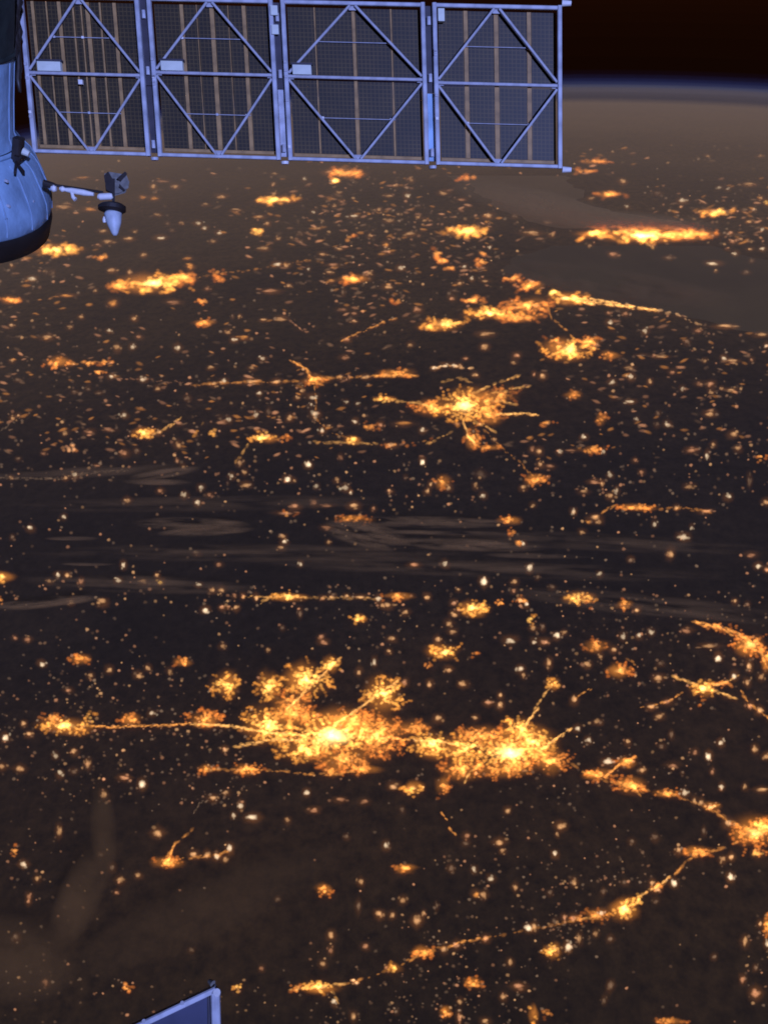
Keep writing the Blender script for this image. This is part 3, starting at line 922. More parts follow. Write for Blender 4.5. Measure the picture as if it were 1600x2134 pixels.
# ------------------------------------------------------------------ towns, one spot of lamps each: x y half-width half-height brightness tone
TOWNS = '''
45 528 7 5 .9 p|267 500 5 13 0 d|225 505 14 5 .8 p|205 513 9 4 .6 k|270 500 13 5 .85 p|335 498 12 5 1 w|133 432 20 5 .85 p|188 438 17 5 .95 o|172 372 18 4 .6 o|298 413 9 5 .7 o|322 415 10 5 .8 o|320 391 8 6 .9 p|365 390 10 5 .8 p
339 379 17 4 .45 k|235 565 11 6 .95 p|270 568 7 6 .9 p|300 533 8 6 .7 p|67 583 12 6 .95 w|26 556 6 5 .6 p|28 572 5 4 .3 g|235 634 13 8 .9 o|140 617 20 4 .9 o|170 662 7 5 .7 p|280 667 8 6 .85 p|228 691 7 5 .8 w|148 684 8 5 .5 p|100 705 13 6 .85 p|25 680 8 5 .6 p|200 608 6 5 .5 p|329 449 9 4 .55 p
378 467 7 4 .5 p|350 468 6 4 .4 g|282 484 7 4 .5 p|216 483 12 5 .6 p|396 555 10 5 .8 o|392 540 10 4 .7 o|360 482 6 4 .4 g|98 568 6 5 .35 g|112 570 6 5 .4 g|362 632 18 5 .6 k|398 560 8 7 .8 o
571 404 7 5 .7 p|570 386 7 4 .7 p|572 364 9 3 .55 p|696 379 8 5 1 w|635 374 6 5 .7 w|653 444 6 4 .7 w|738 451 12 5 .95 w|462 411 12 5 .8 p|430 428 9 4 .5 p|492 439 11 3.5 .7 p|413 467 9 5 .75 w|427 477 7 5 .75 w|457 487 8 5 .9 w|543 454 11 4 .7 p|558 468 7 5 .8 p|580 499 7 5 .65 p|549 519 12 5 .75 p
662 478 9 4 .6 p|673 531 9 5 .75 p|708 520 9 4 .75 p|771 493 7 5 .55 p|695 553 15 4 .7 k|687 570 9 4 .8 p|690 588 12 5 .7 o|706 403 8 4 .6 p|712 421 7 4 .7 k|697 430 7 4 .6 p|690 415 14 4 .5 o|577 552 11 6 1 w|597 555 9 6 .8 p|602 597 8 5 .8 p|565 609 19 5 .85 k|643 563 5 5 .55 w|770 571 9 5 .75 p|432 604 8 5 .5 k|500 661 5 5 .7 p|485 661 4 5 .5 g
550 668 10 4 .75 p|587 667 14 5 .95 p|475 694 8 5 .8 p|488 710 8 6 1 w|508 706 14 5 .9 o|738 655 8 5 .5 k|738 673 9 4 .6 p|722 710 10 5 .75 k|715 648 12 5 .4 k|715 612 5 8 .5 g|625 487 6 5 .4 g|627 507 6 5 .4 g|790 440 8 5 .7 p|445 504 9 5 .5 p
925 404 11 5 .85 p|962 418 13 4 .5 k|848 409 8 6 .95 w|825 388 8 4 .75 p|857 377 7 5 .6 p|810 410 12 4 .6 p|1017 451 12 6 .95 p|1013 465 6 4 .6 o|811 462 12 5 .7 p|855 489 14 5 .75 p|870 454 7 4 .7 p|885 460 7 4 .6 p|1110 487 19 6 .85 p|1150 490 8 5 .6 p|968 556 6 5 .75 w|1020 516 5 5 .9 w|1005 562 10 4 .6 k
835 559 9 6 1 w|808 599 12 6 .9 p|957 592 8 5 .8 p|982 583 6 5 .85 w|1010 587 10 4 .55 p|804 512 9 6 .85 o|805 527 12 4 .7 k|942 624 9 6 .7 k|945 608 8 4 .3 g|1010 697 16 6 .85 p|870 648 11 6 .75 k|830 448 6 4 .4 g|872 430 6 4 .4 g|1071 453 7 5 .4 g|1140 465 9 4 .4 g
1297 380 9 6 .85 p|1230 414 8 5 .5 p|1305 432 6 5 .5 w|1421 420 11 6 .95 w|1418 433 5 3 .5 p|1370 405 10 4 .4 g|1473 326 7 4 .5 p|1583 326 9 3.5 .5 p|1558 386 15 5 .7 p|1498 393 7 4 .6 w|1515 396 6 4 .5 w|1596 424 7 7 .95 y|1584 415 6 5 .75 p|1560 464 9 4 .75 p|1550 440 10 4 .55 g|1570 437 5 5 .5 w|1587 479 7 5 .75 w
1277 532 12 6 .8 k|1228 513 6 5 .5 p|1360 514 7 4 .6 k|1393 538 11 5 .6 g|1485 551 17 5 1 w|1490 567 5 4 .55 p|1530 531 7 5 .85 w|1562 520 8 4 .7 p|1587 521 8 5 .95 w|1520 488 9 5 .85 k|1525 505 8 5 .75 k|1557 503 6 5 .5 g|1565 545 6 5 .4 g|1553 570 9 5 .45 g|1515 520 6 4 .5 k
1510 682 24 5 1 p|1585 700 15 5 .75 p|1595 722 6 6 .65 w|1270 674 9 6 .9 w|1302 657 8 5 .8 k|1343 692 8 7 .85 w|1430 715 7 6 .6 g|1268 655 7 5 .6 k|1453 690 10 5 .65 k
245 727 8 8 .8 p|277 725 7 7 .9 w|290 703 8 6 .5 k|372 728 8 8 .85 w|298 792 10 7 .95 w|233 787 8 6 .85 w|330 812 8 6 .6 p|157 820 8 4 .5 g|185 813 6 5 .4 g|207 821 8 4 .5 g|392 833 8 7 .5 g|28 873 7 6 .8 p|40 867 6 5 .55 p|27 753 7 5 .6 p|37 793 7 5 .35 g|260 867 8 7 .8 w|332 903 6 7 .85 p
137 904 8 8 .5 p|187 902 12 6 .55 k|230 899 14 4 .4 k|260 947 10 7 .75 k|285 941 7 6 .55 g|93 948 7 6 .4 k|39 958 7 5 .4 g|373 930 9 9 .7 p|370 961 6 6 .5 k|157 992 8 6 .95 w|138 998 7 5 .85 p|25 997 7 5 .5 p|335 1025 8 6 .6 k|385 1035 8 7 .8 w|267 1045 9 7 .7 p|383 975 6 6 .5 p|203 972 8 4 .45 k
548 749 8 6 .8 w|440 769 9 5 .7 p|525 770 9 5 .5 p|447 803 8 6 .9 p|468 798 9 6 .9 w|523 798 14 6 .95 p|577 799 12 6 1 p|710 788 8 6 .6 p|728 790 5 8 .6 k|762 788 11 6 .8 p|630 817 7 7 .7 p|620 831 7 5 .7 p|541 821 7 6 .85 w|652 831 11 6 .95 w|649 846 5 5 .7 w|657 866 12 9 .85 w|672 900 8 7 1 w|686 891 7 5 .5 p
604 874 9 8 .75 p|533 866 7 8 .7 w|478 877 7 8 .6 w|500 965 8 8 .6 p|510 985 8 7 .55 p|513 1012 12 7 .75 p|483 995 7 7 .75 w|420 1020 8 7 .65 w|413 1050 8 7 1 w|437 1035 8 6 .55 k|643 970 8 8 1.15 w|600 1001 9 7 1.1 w|614 1003 5 5 .5 p|660 1017 7 7 .5 w|720 1020 9 8 .85 w|731 1029 5 6 .7 w|702 1003 7 7 .55 p|710 955 6 8 .4 k|740 881 7 6 .9 w|793 888 8 7 .75 k
722 840 6 5 .55 w|745 843 6 5 .5 w|718 748 10 5 .6 k|615 1057 12 7 .85 k|738 1057 13 7 1 p|595 1073 22 5 .5 k|655 1050 8 8 .4 k|680 1055 16 4 .4 k|778 1062 6 6 .5 k|460 875 6 6 .3 g|560 860 6 10 .35 g|475 1010 4 4 .3 g
905 769 8 5 1 w|927 764 9 5 1 w|945 765 8 5 .95 w|970 749 7 5 .7 k|990 783 9 6 .85 p|1010 725 11 8 .95 p|1075 742 9 7 .8 k|855 720 8 6 .5 p|1130 787 9 8 .85 p|1112 783 5 6 .65 k|1070 758 8 5 .55 p|840 885 22 6 .55 o|880 898 8 7 .85 w|880 965 7 8 1.2 w|1122 943 9 8 .8 p|1108 938 7 8 .5 k|1165 943 7 6 .75 w|1190 943 12 4 .5 k|897 1011 6 7 .75 p|890 1027 7 7 .75 p|935 1020 7 7 .7 p
1125 970 7 7 .85 p|1144 974 11 6 .55 k|990 1014 7 7 .55 p|1007 1035 8 7 .75 w|813 1026 8 6 .45 k|1110 1057 7 6 .45 p|1194 1070 7 7 .7 w|815 930 15 6 .8 p|845 998 5 5 .4 g|1000 990 14 10 .3 g|958 765 5 5 .8 p|1090 1019 9 7 .7 p|1030 918 6 6 .6 p
1375 745 17 4 .75 p|1335 744 15 3 .5 g|1507 750 7 6 .9 w|1525 755 14 4.5 .85 p|1313 787 8 8 1 w|1310 768 12 5 .5 p|1275 799 9 6 .8 w|1353 798 7 7 .7 p|1400 777 8 6 .5 k|1467 755 6 6 .5 p|1565 752 6 6 .4 k|1312 840 12 5 1 w|1420 813 6 7 .55 w|1480 803 10 7 .8 k|1455 803 10 6 .4 k|1480 820 8 6 .6 p|1522 815 15 4 .7 p|1502 811 5 5 .6 p
1478 866 13 7 .9 p|1527 907 11 8 .9 p|1215 912 8 6 1 w|1257 944 5 7 .8 w|1325 877 6 6 .55 w|1370 863 6 6 .5 g|1390 888 9 7 .7 w|1368 887 6 6 .4 g|1440 940 14 7 .8 k|1472 952 6 9 .85 w|1485 929 7 7 .6 p|1536 938 9 7 .55 p|1335 988 7 6 .65 k|1322 963 7 6 .5 k|1270 994 8 7 .7 w|1238 1007 15 5 .85 k|1254 1010 5 8 .85 p|1270 1035 9 8 .9 p|1284 1024 6 8 .7 w|1215 1027 13 6 .5 p
1435 1017 12 6 .6 p|1516 1037 9 7 .85 w|1560 1005 6 14 .45 g|1596 1050 10 7 .9 p|1240 1080 14 8 .7 p|1226 1090 8 6 .55 o|1247 1090 9 6 .5 p|1408 1061 7 7 .65 p|1470 1069 14 5 .85 k
135 1080 7 6 .65 w|65 1103 9 7 .75 w|27 1121 6 6 .45 g|258 1179 6 8 1 w|335 1217 9 7 1 y|328 1200 6 6 .75 p|300 1215 10 6 .5 p|248 1212 9 6 .95 w|122 1200 7 6 .85 w|141 1200 8 7 .9 p|170 1215 7 9 .75 k|105 1215 8 6 .45 p|150 1258 8 7 .65 p|215 1257 12 8 .85 p|90 1387 9 7 1 w|230 1399 9 8 .65 p|190 1410 8 7 .6 p|310 1395 8 7 .65 p|290 1410 10 7 .8 p|60 1335 10 6 .55 k|33 1332 6 6 .4 k|355 1402 7 8 .45 p
590 1120 8 6 .7 p|593 1131 8 6 .9 w|585 1143 9 6 .6 p|410 1155 9 6 .35 g|457 1178 9 6 .4 k|627 1178 6 7 .7 w|415 1221 8 5 .75 w|443 1233 8 7 .7 p|462 1233 9 7 .7 p|490 1244 6 6 .5 k|507 1245 6 7 .7 k|535 1248 7 8 .8 p|672 1249 7 6 .55 k|692 1246 9 5 .6 p|722 1246 7 6 .7 p|750 1246 16 5 .75 p|788 1250 7 8 .95 w|797 1265 6 6 .75 p|429 1275 9 7 1.1 w|463 1268 8 6 .8 k|477 1268 6 5 .7 k|493 1268 7 7 .85 p
626 1281 6 11 .5 g|670 1331 8 7 .65 k|675 1341 11 6 .7 k|465 1351 8 7 .55 p|559 1358 6 6 .5 p|780 1382 6 10 .7 w|748 1403 7 8 .65 p|588 1310 6 6 .4 g|685 1133 6 6 .45 p|682 1102 13 5 .45 k
1090 1135 6 7 .95 w|863 1179 13 6 .7 k|927 1179 8 8 .8 w|1008 1216 9 10 1.25 w|1103 1187 8 9 1.15 w|1120 1204 6 6 .4 g|1072 1215 9 7 .65 p|1070 1234 7 6 .6 k|890 1247 8 7 .9 p|808 1265 11 7 .8 p|845 1280 9 7 .65 p|947 1283 9 7 .95 p|945 1260 8 7 .7 k|1084 1253 8 7 .95 p|1096 1263 6 7 .95 w|1110 1310 8 7 .6 p|1130 1310 6 8 .55 g|1160 1326 8 8 1.05 w|1175 1320 7 6 .55 p|1133 1342 11 8 .85 k|1112 1340 7 7 .65 w
1063 1338 14 8 .85 w|935 1302 10 8 .55 p|943 1320 10 6 .55 p|912 1335 8 8 .85 p|817 1334 10 7 .6 p|810 1360 7 6 .65 p|1143 1384 8 10 .85 p|1084 1395 9 8 .95 w|1090 1411 6 7 .55 p|963 1427 11 7 .9 p|935 1398 9 7 .85 p|1195 1070 6 6 .5 p|1150 1225 8 6 .4 g|955 1231 6 5 .5 p
1363 1094 7 7 .6 w|1440 1101 5 6 .5 w|1423 1121 13 8 1 w|1396 1158 9 11 .75 p|1313 1169 8 7 .7 g|1249 1198 7 7 .65 w|1563 1160 13 6 .5 k|1577 1184 8 7 .95 w|1596 1189 8 7 .85 k|1530 1255 7 7 .6 p|1555 1262 6 6 .4 g|1212 1112 9 6 .5 p|1297 1330 8 8 .65 w|1330 1327 7 7 .65 w|1355 1322 8 8 .65 w|1430 1317 13 7 .6 k|1326 1273 8 7 .95 p|1222 1387 10 7 .85 p|1475 1350 20 5 .65 p|1495 1374 8 9 1.2 w
1560 1390 8 12 .85 p|1585 1412 7 8 .65 p|1555 1424 7 9 .75 p|1370 1416 12 8 .95 p|1528 1411 8 8 .95 w|1278 1356 8 7 .8 p|1250 1370 7 6 .6 p|1375 1385 8 6 .4 g
15 1541 8 9 1.05 w|52 1511 8 7 .8 p|62 1531 9 7 .95 p|318 1490 8 7 .7 w|155 1568 8 8 .7 p|118 1578 7 8 .55 w|185 1594 7 11 .7 p|128 1615 8 8 .75 w|43 1603 13 8 .7 p|6 1600 9 8 .7 p|262 1625 13 6 .95 k|298 1638 9 10 1.1 w|218 1658 8 10 .7 p|126 1735 7 13 .65 p|50 1803 10 8 .95 w|330 1738 13 11 .8 p|145 1442 10 6 .5 k|155 1610 9 7 .4 g
470 1564 8 7 .85 p|640 1655 8 8 .95 w|655 1692 13 7 .7 k|710 1670 14 6 .55 k|600 1712 7 7 .45 p|503 1682 7 9 .95 w|487 1700 6 7 .75 w|528 1706 15 9 .95 w|445 1666 10 7 .8 p|472 1655 9 6 .5 p|480 1771 8 11 .95 w|453 1787 8 9 .95 w|433 1784 8 10 .75 p|470 1793 8 8 .6 p|404 1784 10 8 .85 p|722 1746 7 7 .4 g|760 1674 12 7 .4 k|545 1500 3 3 0 d
912 1500 10 9 .85 p|895 1428 8 8 .8 p|1017 1468 12 7 .8 k|1042 1471 8 8 .9 p|1042 1452 7 7 .75 p|990 1498 8 6 .7 p|843 1425 9 8 .7 k|1057 1693 8 8 .65 p|1168 1725 13 9 .85 p|1160 1741 5 7 .5 p|804 1766 7 10 .75 w|1040 1759 13 8 .85 p|1046 1776 7 6 .7 p|1155 1782 8 8 .85 w|972 1745 8 8 .6 k|820 1642 13 8 .85 p|838 1691 6 7 .35 g|970 1762 10 6 .35 g|1195 1461 8 9 .9 p
1372 1497 11 7 .7 p|1356 1476 11 7 .95 p|1388 1464 12 7 .6 k|1243 1507 10 6 .5 p|1225 1545 8 8 .8 w|1307 1549 7 7 .7 p|1202 1521 8 7 .85 w|1500 1550 8 8 1 w|1475 1578 7 9 1.15 w|1570 1565 8 9 .8 p|1595 1580 9 8 .85 p|1265 1590 13 7 1.05 w|1337 1607 8 8 .9 p|1425 1656 9 8 1 w|1445 1672 6 9 .65 p|1460 1675 7 9 .7 p|1515 1719 11 10 .95 p|1502 1642 7 8 .85 w|1585 1648 16 6 .75 p|1397 1533 6 9 .55 g|1400 1598 15 7 .45 k
1377 1557 8 6 .45 g|1447 1569 8 7 .5 k|1482 1612 6 8 .5 k|1421 1612 5 5 .4 g|1363 1748 8 8 .45 g|1315 1757 8 7 .4 g|1250 1508 6 6 .4 g|1562 1473 9 9 .75 k|1582 1482 10 9 .9 p|1550 1643 6 8 .55 p|1465 1735 6 10 .45 g
1505 1793 8 8 .75 p|1522 1788 9 9 .95 p|1575 1782 12 8 .95 y|1412 1776 8 8 .85 p|1403 1842 8 9 1.1 w|1520 1832 8 9 1.25 w|1358 1841 7 7 .9 p|1368 1854 11 8 .85 p|1252 1905 7 8 1 w|1597 1968 7 10 .9 w|1550 1965 8 13 .7 p|1572 2073 12 12 1 k|1545 2044 8 10 .7 k|1270 2055 9 12 .55 g|1258 2087 6 9 .4 g|1270 1961 8 8 .55 g|1487 1996 7 7 .5 g|1573 2018 6 8 .55 g|1582 1928 6 7 .8 p|1240 1947 7 9 .45 p|1206 1958 7 14 .5 p|1365 1881 8 7 .35 g|1256 1861 6 8 .5 g|1300 1842 8 7 .35 g
80 1835 8 8 .55 p|62 1870 7 9 .5 k|62 1882 6 7 .5 k|35 1955 9 10 .5 g|97 2050 9 8 .4 k|290 1827 8 7 .55 p|252 1838 10 9 .55 p|245 1862 7 6 .5 k|235 1810 8 9 .4 g|212 1783 7 6 .3 g
690 1952 9 10 .7 p|690 1982 7 9 .5 k|673 2011 8 9 .5 p|752 1841 8 9 .65 p|747 1890 6 13 .45 g|790 1908 10 9 .95 p|762 1975 8 8 .6 k|697 2090 8 8 .85 w|737 2121 8 11 .55 p|545 2020 7 7 .35 k|580 1877 7 6 .3 g|400 1983 8 6 .3 g
840 1877 9 9 .6 p|868 1922 11 11 .9 p|882 1907 6 8 .6 p|992 1866 9 8 .85 o|1008 1868 8 10 .7 p|1022 1833 9 8 .7 w|987 1815 7 8 .65 w|940 1813 8 9 .55 g|1073 1851 7 9 .6 p|1195 1841 8 9 .65 p|1145 1863 8 7 .4 g|925 1982 8 9 .75 p|950 1972 10 9 .7 k|1011 1958 9 9 .75 k|1100 1938 9 9 1.1 w|1112 1934 9 10 .8 p|1183 1975 8 11 1.15 w|1063 2007 8 9 .6 p|1080 2057 15 9 .75 k|1047 2080 8 9 .65 p|1010 2131 10 7 .7 p|956 2121 6 14 .75 k|818 1911 7 8 .65 p|1175 1916 7 9 .8 k|1193 1916 9 9 .8 k|1155 1925 8 8 .4 g|958 2090 8 8 .5 p|825 2110 8 7 .3 g|910 1891 5 9 .35 g
1098 545 5 5 0 d|1550 1300 5 5 0 d|1118 1115 9 6 0 d
'''
SPOTS = []
for piece in TOWNS.replace('\n', '|').split('|'):
    p = piece.split()
    if len(p) == 6 and float(p[4]) > 0:
        SPOTS.append((float(p[0]), float(p[1]), float(p[2]), float(p[3]), float(p[4]), p[5]))
SPOTS.sort(key=lambda s: -(s[2] * s[3] * (0.35 + s[4])))
BIG = SPOTS[:280]
SMALL = SPOTS[280:]

COLWORD = {'w': 'white', 'p': 'peach', 'k': 'pinkish', 'o': 'orange', 'y': 'yellow', 'd': 'brown', 'g': 'grey'}
REFXY = np.array([(r[1], r[2]) for r in REFS])
ORD = ['', 'second ', 'third ', 'fourth ', 'fifth ', 'sixth ', 'seventh ', 'eighth ', 'ninth ']


def side_of(dx, dy):
    a = math.degrees(math.atan2(-dy, dx)) % 360
    return ['right of', 'upper right of', 'above', 'upper left of', 'left of', 'lower left of', 'below', 'lower right of'][int(((a + 22.5) % 360) // 45)]


found = {}
for s in BIG:
    d = np.hypot(REFXY[:, 0] - s[0], (REFXY[:, 1] - s[1]) * 1.15)
    i = int(np.argmin(d))
    shape = 'bar' if s[2] > 2.1 * s[3] else ('upright spot' if s[3] > 1.35 * s[2] else 'spot')
    glow = 'brilliant ' if s[4] >= 1.05 else ('bright ' if s[4] >= 0.9 else ('faint ' if s[4] < 0.55 else ''))
    look = glow + COLWORD[s[5]] + ' ' + shape
    found.setdefault((look, side_of(s[0] - REFXY[i, 0], s[1] - REFXY[i, 1]), i), []).append((d[i], s))
for (look, side, i), members in sorted(found.items()):
    members.sort(key=lambda m: m[0])
    for k, (dist, s) in enumerate(members):
        rank = '' if len(members) == 1 else ('nearest ' if k == 0 else ORD[k] + 'nearest ')
        o = lamps('town', [q for q in dot(*s)], None, ground(s[0], s[1])[0])
        tag(o, f'{rank}{look} {side} {REFS[i][0]}', 'town', 'small towns scattered over the dark land')

# the hamlets nobody could count: the smallest lights and a dust of faint ones
dust = []
for s in SMALL:
    dust += dot(*s)


def in_sea(x, y):
    if y < 512 or y > 700: return 930 < x < 1420 and 368 < y < 470 and x > np.interp(y, [366, 385, 405, 440, 476], [930, 975, 1000, 1045, 1160]) and x < 1330
    return x > np.interp(y, [512, 535, 560, 573, 590, 610, 625, 644, 664, 678, 700], [1150, 1075, 1045, 1070, 1130, 1180, 1240, 1360, 1450, 1500, 1600])


WX, WY, WP = rng.random((3, 40)) * np.array([[0.016], [0.020], [6.28]]) - np.array([[0.008], [0.010], [0]])


def patchy(x, y):
    return float(np.mean(np.cos(WX * x + WY * y + WP)) * 6.0)


count = 0
while count < 4800:
    if rng.random() < 0.62:                    # most hamlets lie round the towns
        if rng.random() < 0.5:
            hx, hy = HUBS[int(rng.integers(len(HUBS)))]
            spread = 60
        else:
            hx, hy = SPOTS[int(rng.integers(len(SPOTS)))][:2]
            spread = 26
        x, y = hx + rng.normal() * spread, hy + rng.normal() * spread * flat(hy) * 0.8
        if y < 300 or y > 2150: continue
    else:
        x, y = rng.random() * 1640 - 20, 300 + (rng.random() ** 1.05) * 1850
    if in_sea(x, y): continue
    dens = 0.55 + 0.5 * patchy(x, y)
    if y < 420: dens *= 0.5
    if y > 1150: dens *= 0.75
    if 1040 < y < 1220 or (1280 < y < 1400 and x < 700): dens *= 0.45
    if 1680 < y < 2040 and 180 < x < 640: dens *= 0.12
    if 1850 < y and 1230 < x < 1540: dens *= 0.12
    if 1660 < y < 1760 and 640 < x < 1450: dens *= 0.5
    if rng.random() > dens: continue
    count += 1
    q = rng.random() ** 3.2
    r = 2.2 + 2.2 * rng.random()
    tone = ('d', 'g', 'k', 'p')[int(rng.choice(4, p=[.50, .20, .18, .12]))]
    stretch = 1.0
    if y < 960 and rng.random() < 0.45:
        stretch = 1.6 + rng.random()
        tone = ('d', 'o', 'k')[int(rng.integers(3))]
        q *= 0.5 if tone == 'o' else 1.0
    dust.append((x, y, r * 1.35 * stretch, r * (0.75 + 0.5 * flat(y)) * 0.95, rng.random() * 0.8 - 0.4, *(np.array(TONE[tone]) * (0.22 + 0.62 * q))))
tag(lamps('village_lights', dust, None, ground(800, 1100)[0]), 'fine dust of tiny village lights over all the dark land', None, None, 'stuff')

# thin clouds
cloud(400, 1092, 125, 15, 1, 1.5, 6, 'pale brown wisp of cloud left of centre, thick at its left end', seedoff=1.2)
cloud(430, 1107, 105, 11, -3, 1.4, 6, 'second pale wisp tucked under the brown wisp left of centre', seedoff=31.2)
cloud(345, 986, 80, 11, -8, 1.2, 6, 'thin upper prong of the forked cloud wisp on the left', seedoff=7.7)
cloud(330, 1004, 75, 8, 1, 1.2, 6, 'thin lower prong of the forked cloud wisp on the left', seedoff=17.7)
cloud(765, 1114, 95, 30, 12, 1.3, 4, 'ragged brown cloud wisp beside the clouded orange town', seedoff=3.4)
cloud(900, 1088, 190, 13, 1, 1.1, 6, 'long straight upper cloud streak in the middle of the picture', seedoff=5.1)
cloud(960, 1135, 190, 14, 2, 1.1, 6, 'long straight lower cloud streak in the middle of the picture', seedoff=9.3)
cloud(930, 1110, 150, 6, 1, .8, 8, 'thin straight cloud streak between the two long ones', seedoff=39.3)
cloud(90, 1256, 120, 13, -5, 1.2, 6, 'cloud streak touching the yellow town at the left edge', seedoff=2.6)
cloud(150, 1122, 60, 5, 0, .6, 8, 'tiny faint cloud streak on the far left', seedoff=12.6)
cloud(185, 1175, 60, 5, 0, .65, 8, 'tiny grey cloud streak under the far left one', seedoff=14.2)
cloud(300, 1218, 260, 20, 2, .5, 9, 'faint cloud veil over the dotted left end of the level road', seedoff=15.2)
cloud(1120, 1158, 120, 7, 1, .6, 8, 'small faint cloud streak just above the white lamp', seedoff=18.2)
cloud(1350, 1262, 330, 26, 6, .45, 9, 'long faint cloud veil over the right middle', seedoff=21.1)
cloud(1000, 1184, 520, 22, 2, .36, 10, 'very long faint cloud streak passing the white lamp', seedoff=24.1)
cloud(520, 1152, 480, 20, 0, .34, 10, 'very long faint cloud streak left of centre', seedoff=27.1)
cloud(420, 1050, 420, 18, -1, .32, 10, 'very long faint streak above the pale brown wisp', seedoff=29.1)
cloud(1250, 1130, 380, 20, 3, .34, 10, 'very long faint streak right of the tailed orange town', seedoff=33.1)
cloud(150, 985, 260, 14, -3, .42, 9, 'thin faint streak along the level road in the left middle', seedoff=35.1)
cloud(165, 1872, 48, 125, 24, .62, 1.6, 'broad tall smear of brown cloud in the lower left', seedoff=4.4, soft=.3, mat=M_SMEAR)
cloud(216, 1730, 30, 110, -4, .42, 1.6, 'faint tall cloud smear above the broad brown one', seedoff=6.9, soft=.3, mat=M_SMEAR)
cloud(20, 2000, 150, 100, 10, .52, 1.6, 'brown cloud patch at the lower left edge of the picture', seedoff=8.8, soft=.3, mat=M_SMEAR)
cloud(420, 1900, 330, 70, -24, .22, 1.6, 'wide faint brown veil over the dark near land', seedoff=10.8, soft=.3, mat=M_SMEAR)
cloud(1120, 425, 200, 34, 12, .55, 3, 'smooth tan cloud sheet standing in for light on the far bay under the wing corner', seedoff=11.4, soft=.35, mat=M_BANK)  # tan colour stands for the glow on the bay below
cloud(1290, 462, 230, 26, 4, .5, 4, 'tan lit cloud bank over the long waterfront city', seedoff=13.4, soft=.35, mat=M_BANK)
cloud(1260, 590, 300, 34, 8, .4, 3, 'faint tan veil of cloud over the near bay', seedoff=16.4, soft=.4)

# ------------------------------------------------------------------ solar wing of the docked craft
def homography(src, dst):
    A = []
    for (u, v_), (x, y) in zip(src, dst):
        A.append([u, v_, 1, 0, 0, 0, -x * u, -x * v_, -x]); A.append([0, 0, 0, u, v_, 1, -y * u, -y * v_, -y])
    _, _, vt = np.linalg.svd(np.array(A, float))
    return vt[-1].reshape(3, 3)


WING_W, WING_H = 4.50, 1.42
Hm = homography([(0, 0), (WING_W, 0), (WING_W, WING_H), (0, WING_H)], [(42, -20), (1165, 5), (1166, 355), (75, 322)])
Kinv = np.linalg.inv(np.array([[F, 0, CX], [0, F, CY], [0, 0, 1.0]]))
B = Kinv @ Hm
B /= np.linalg.norm(B[:, 0])
if B[2, 2] < 0: B = -B
toW = np.stack([rt, -up, fwd], 1)                  # camera axes (right, down, forward) in the world
W_U, W_V, W_O = toW @ B[:, 0], toW @ B[:, 1], toW @ B[:, 2]
W_N = np.cross(W_U, W_V); W_N /= np.linalg.norm(W_N)
if W_N @ fwd > 0: W_N = -W_N                       # towards the camera
Hinv = np.linalg.inv(Hm)


def wp(u, v_, n=0.0):
    return W_O + W_U * u + W_V * v_ + W_N * n


def uv_of(x, y):
    q = Hinv @ np.array([x, y, 1.0])
    return q[0] / q[2], q[1] / q[2]


def bar(name, a, b, w, t, n, mat, parent):
    v, f = box_between(wp(a[0], a[1], n), wp(b[0], b[1], n), w, t, W_N)
    return obj(name, v, f, mat, parent)


def slab_uv(name, u0, u1, v0, v1, n, t, mat, parent):
    v = [wp(u, vv, nn) for nn in (n + t / 2, n - t / 2) for (u, vv) in ((u0, v0), (u1, v0), (u1, v1), (u0, v1))]
    f = [(0, 1, 2, 3), (7, 6, 5, 4), (0, 4, 5, 1), (1, 5, 6, 2), (2, 6, 7, 3), (3, 7, 4, 0)]
    o = obj(name, v, f, mat, parent)
    uvl = o.data.uv_layers.new(name='UVMap')
    uvs = [(u0, v0), (u1, v0), (u1, v1), (u0, v1)] * 2
    for lp in o.data.loops:
        uvl.data[lp.index].uv = uvs[lp.vertex_index]
    return o


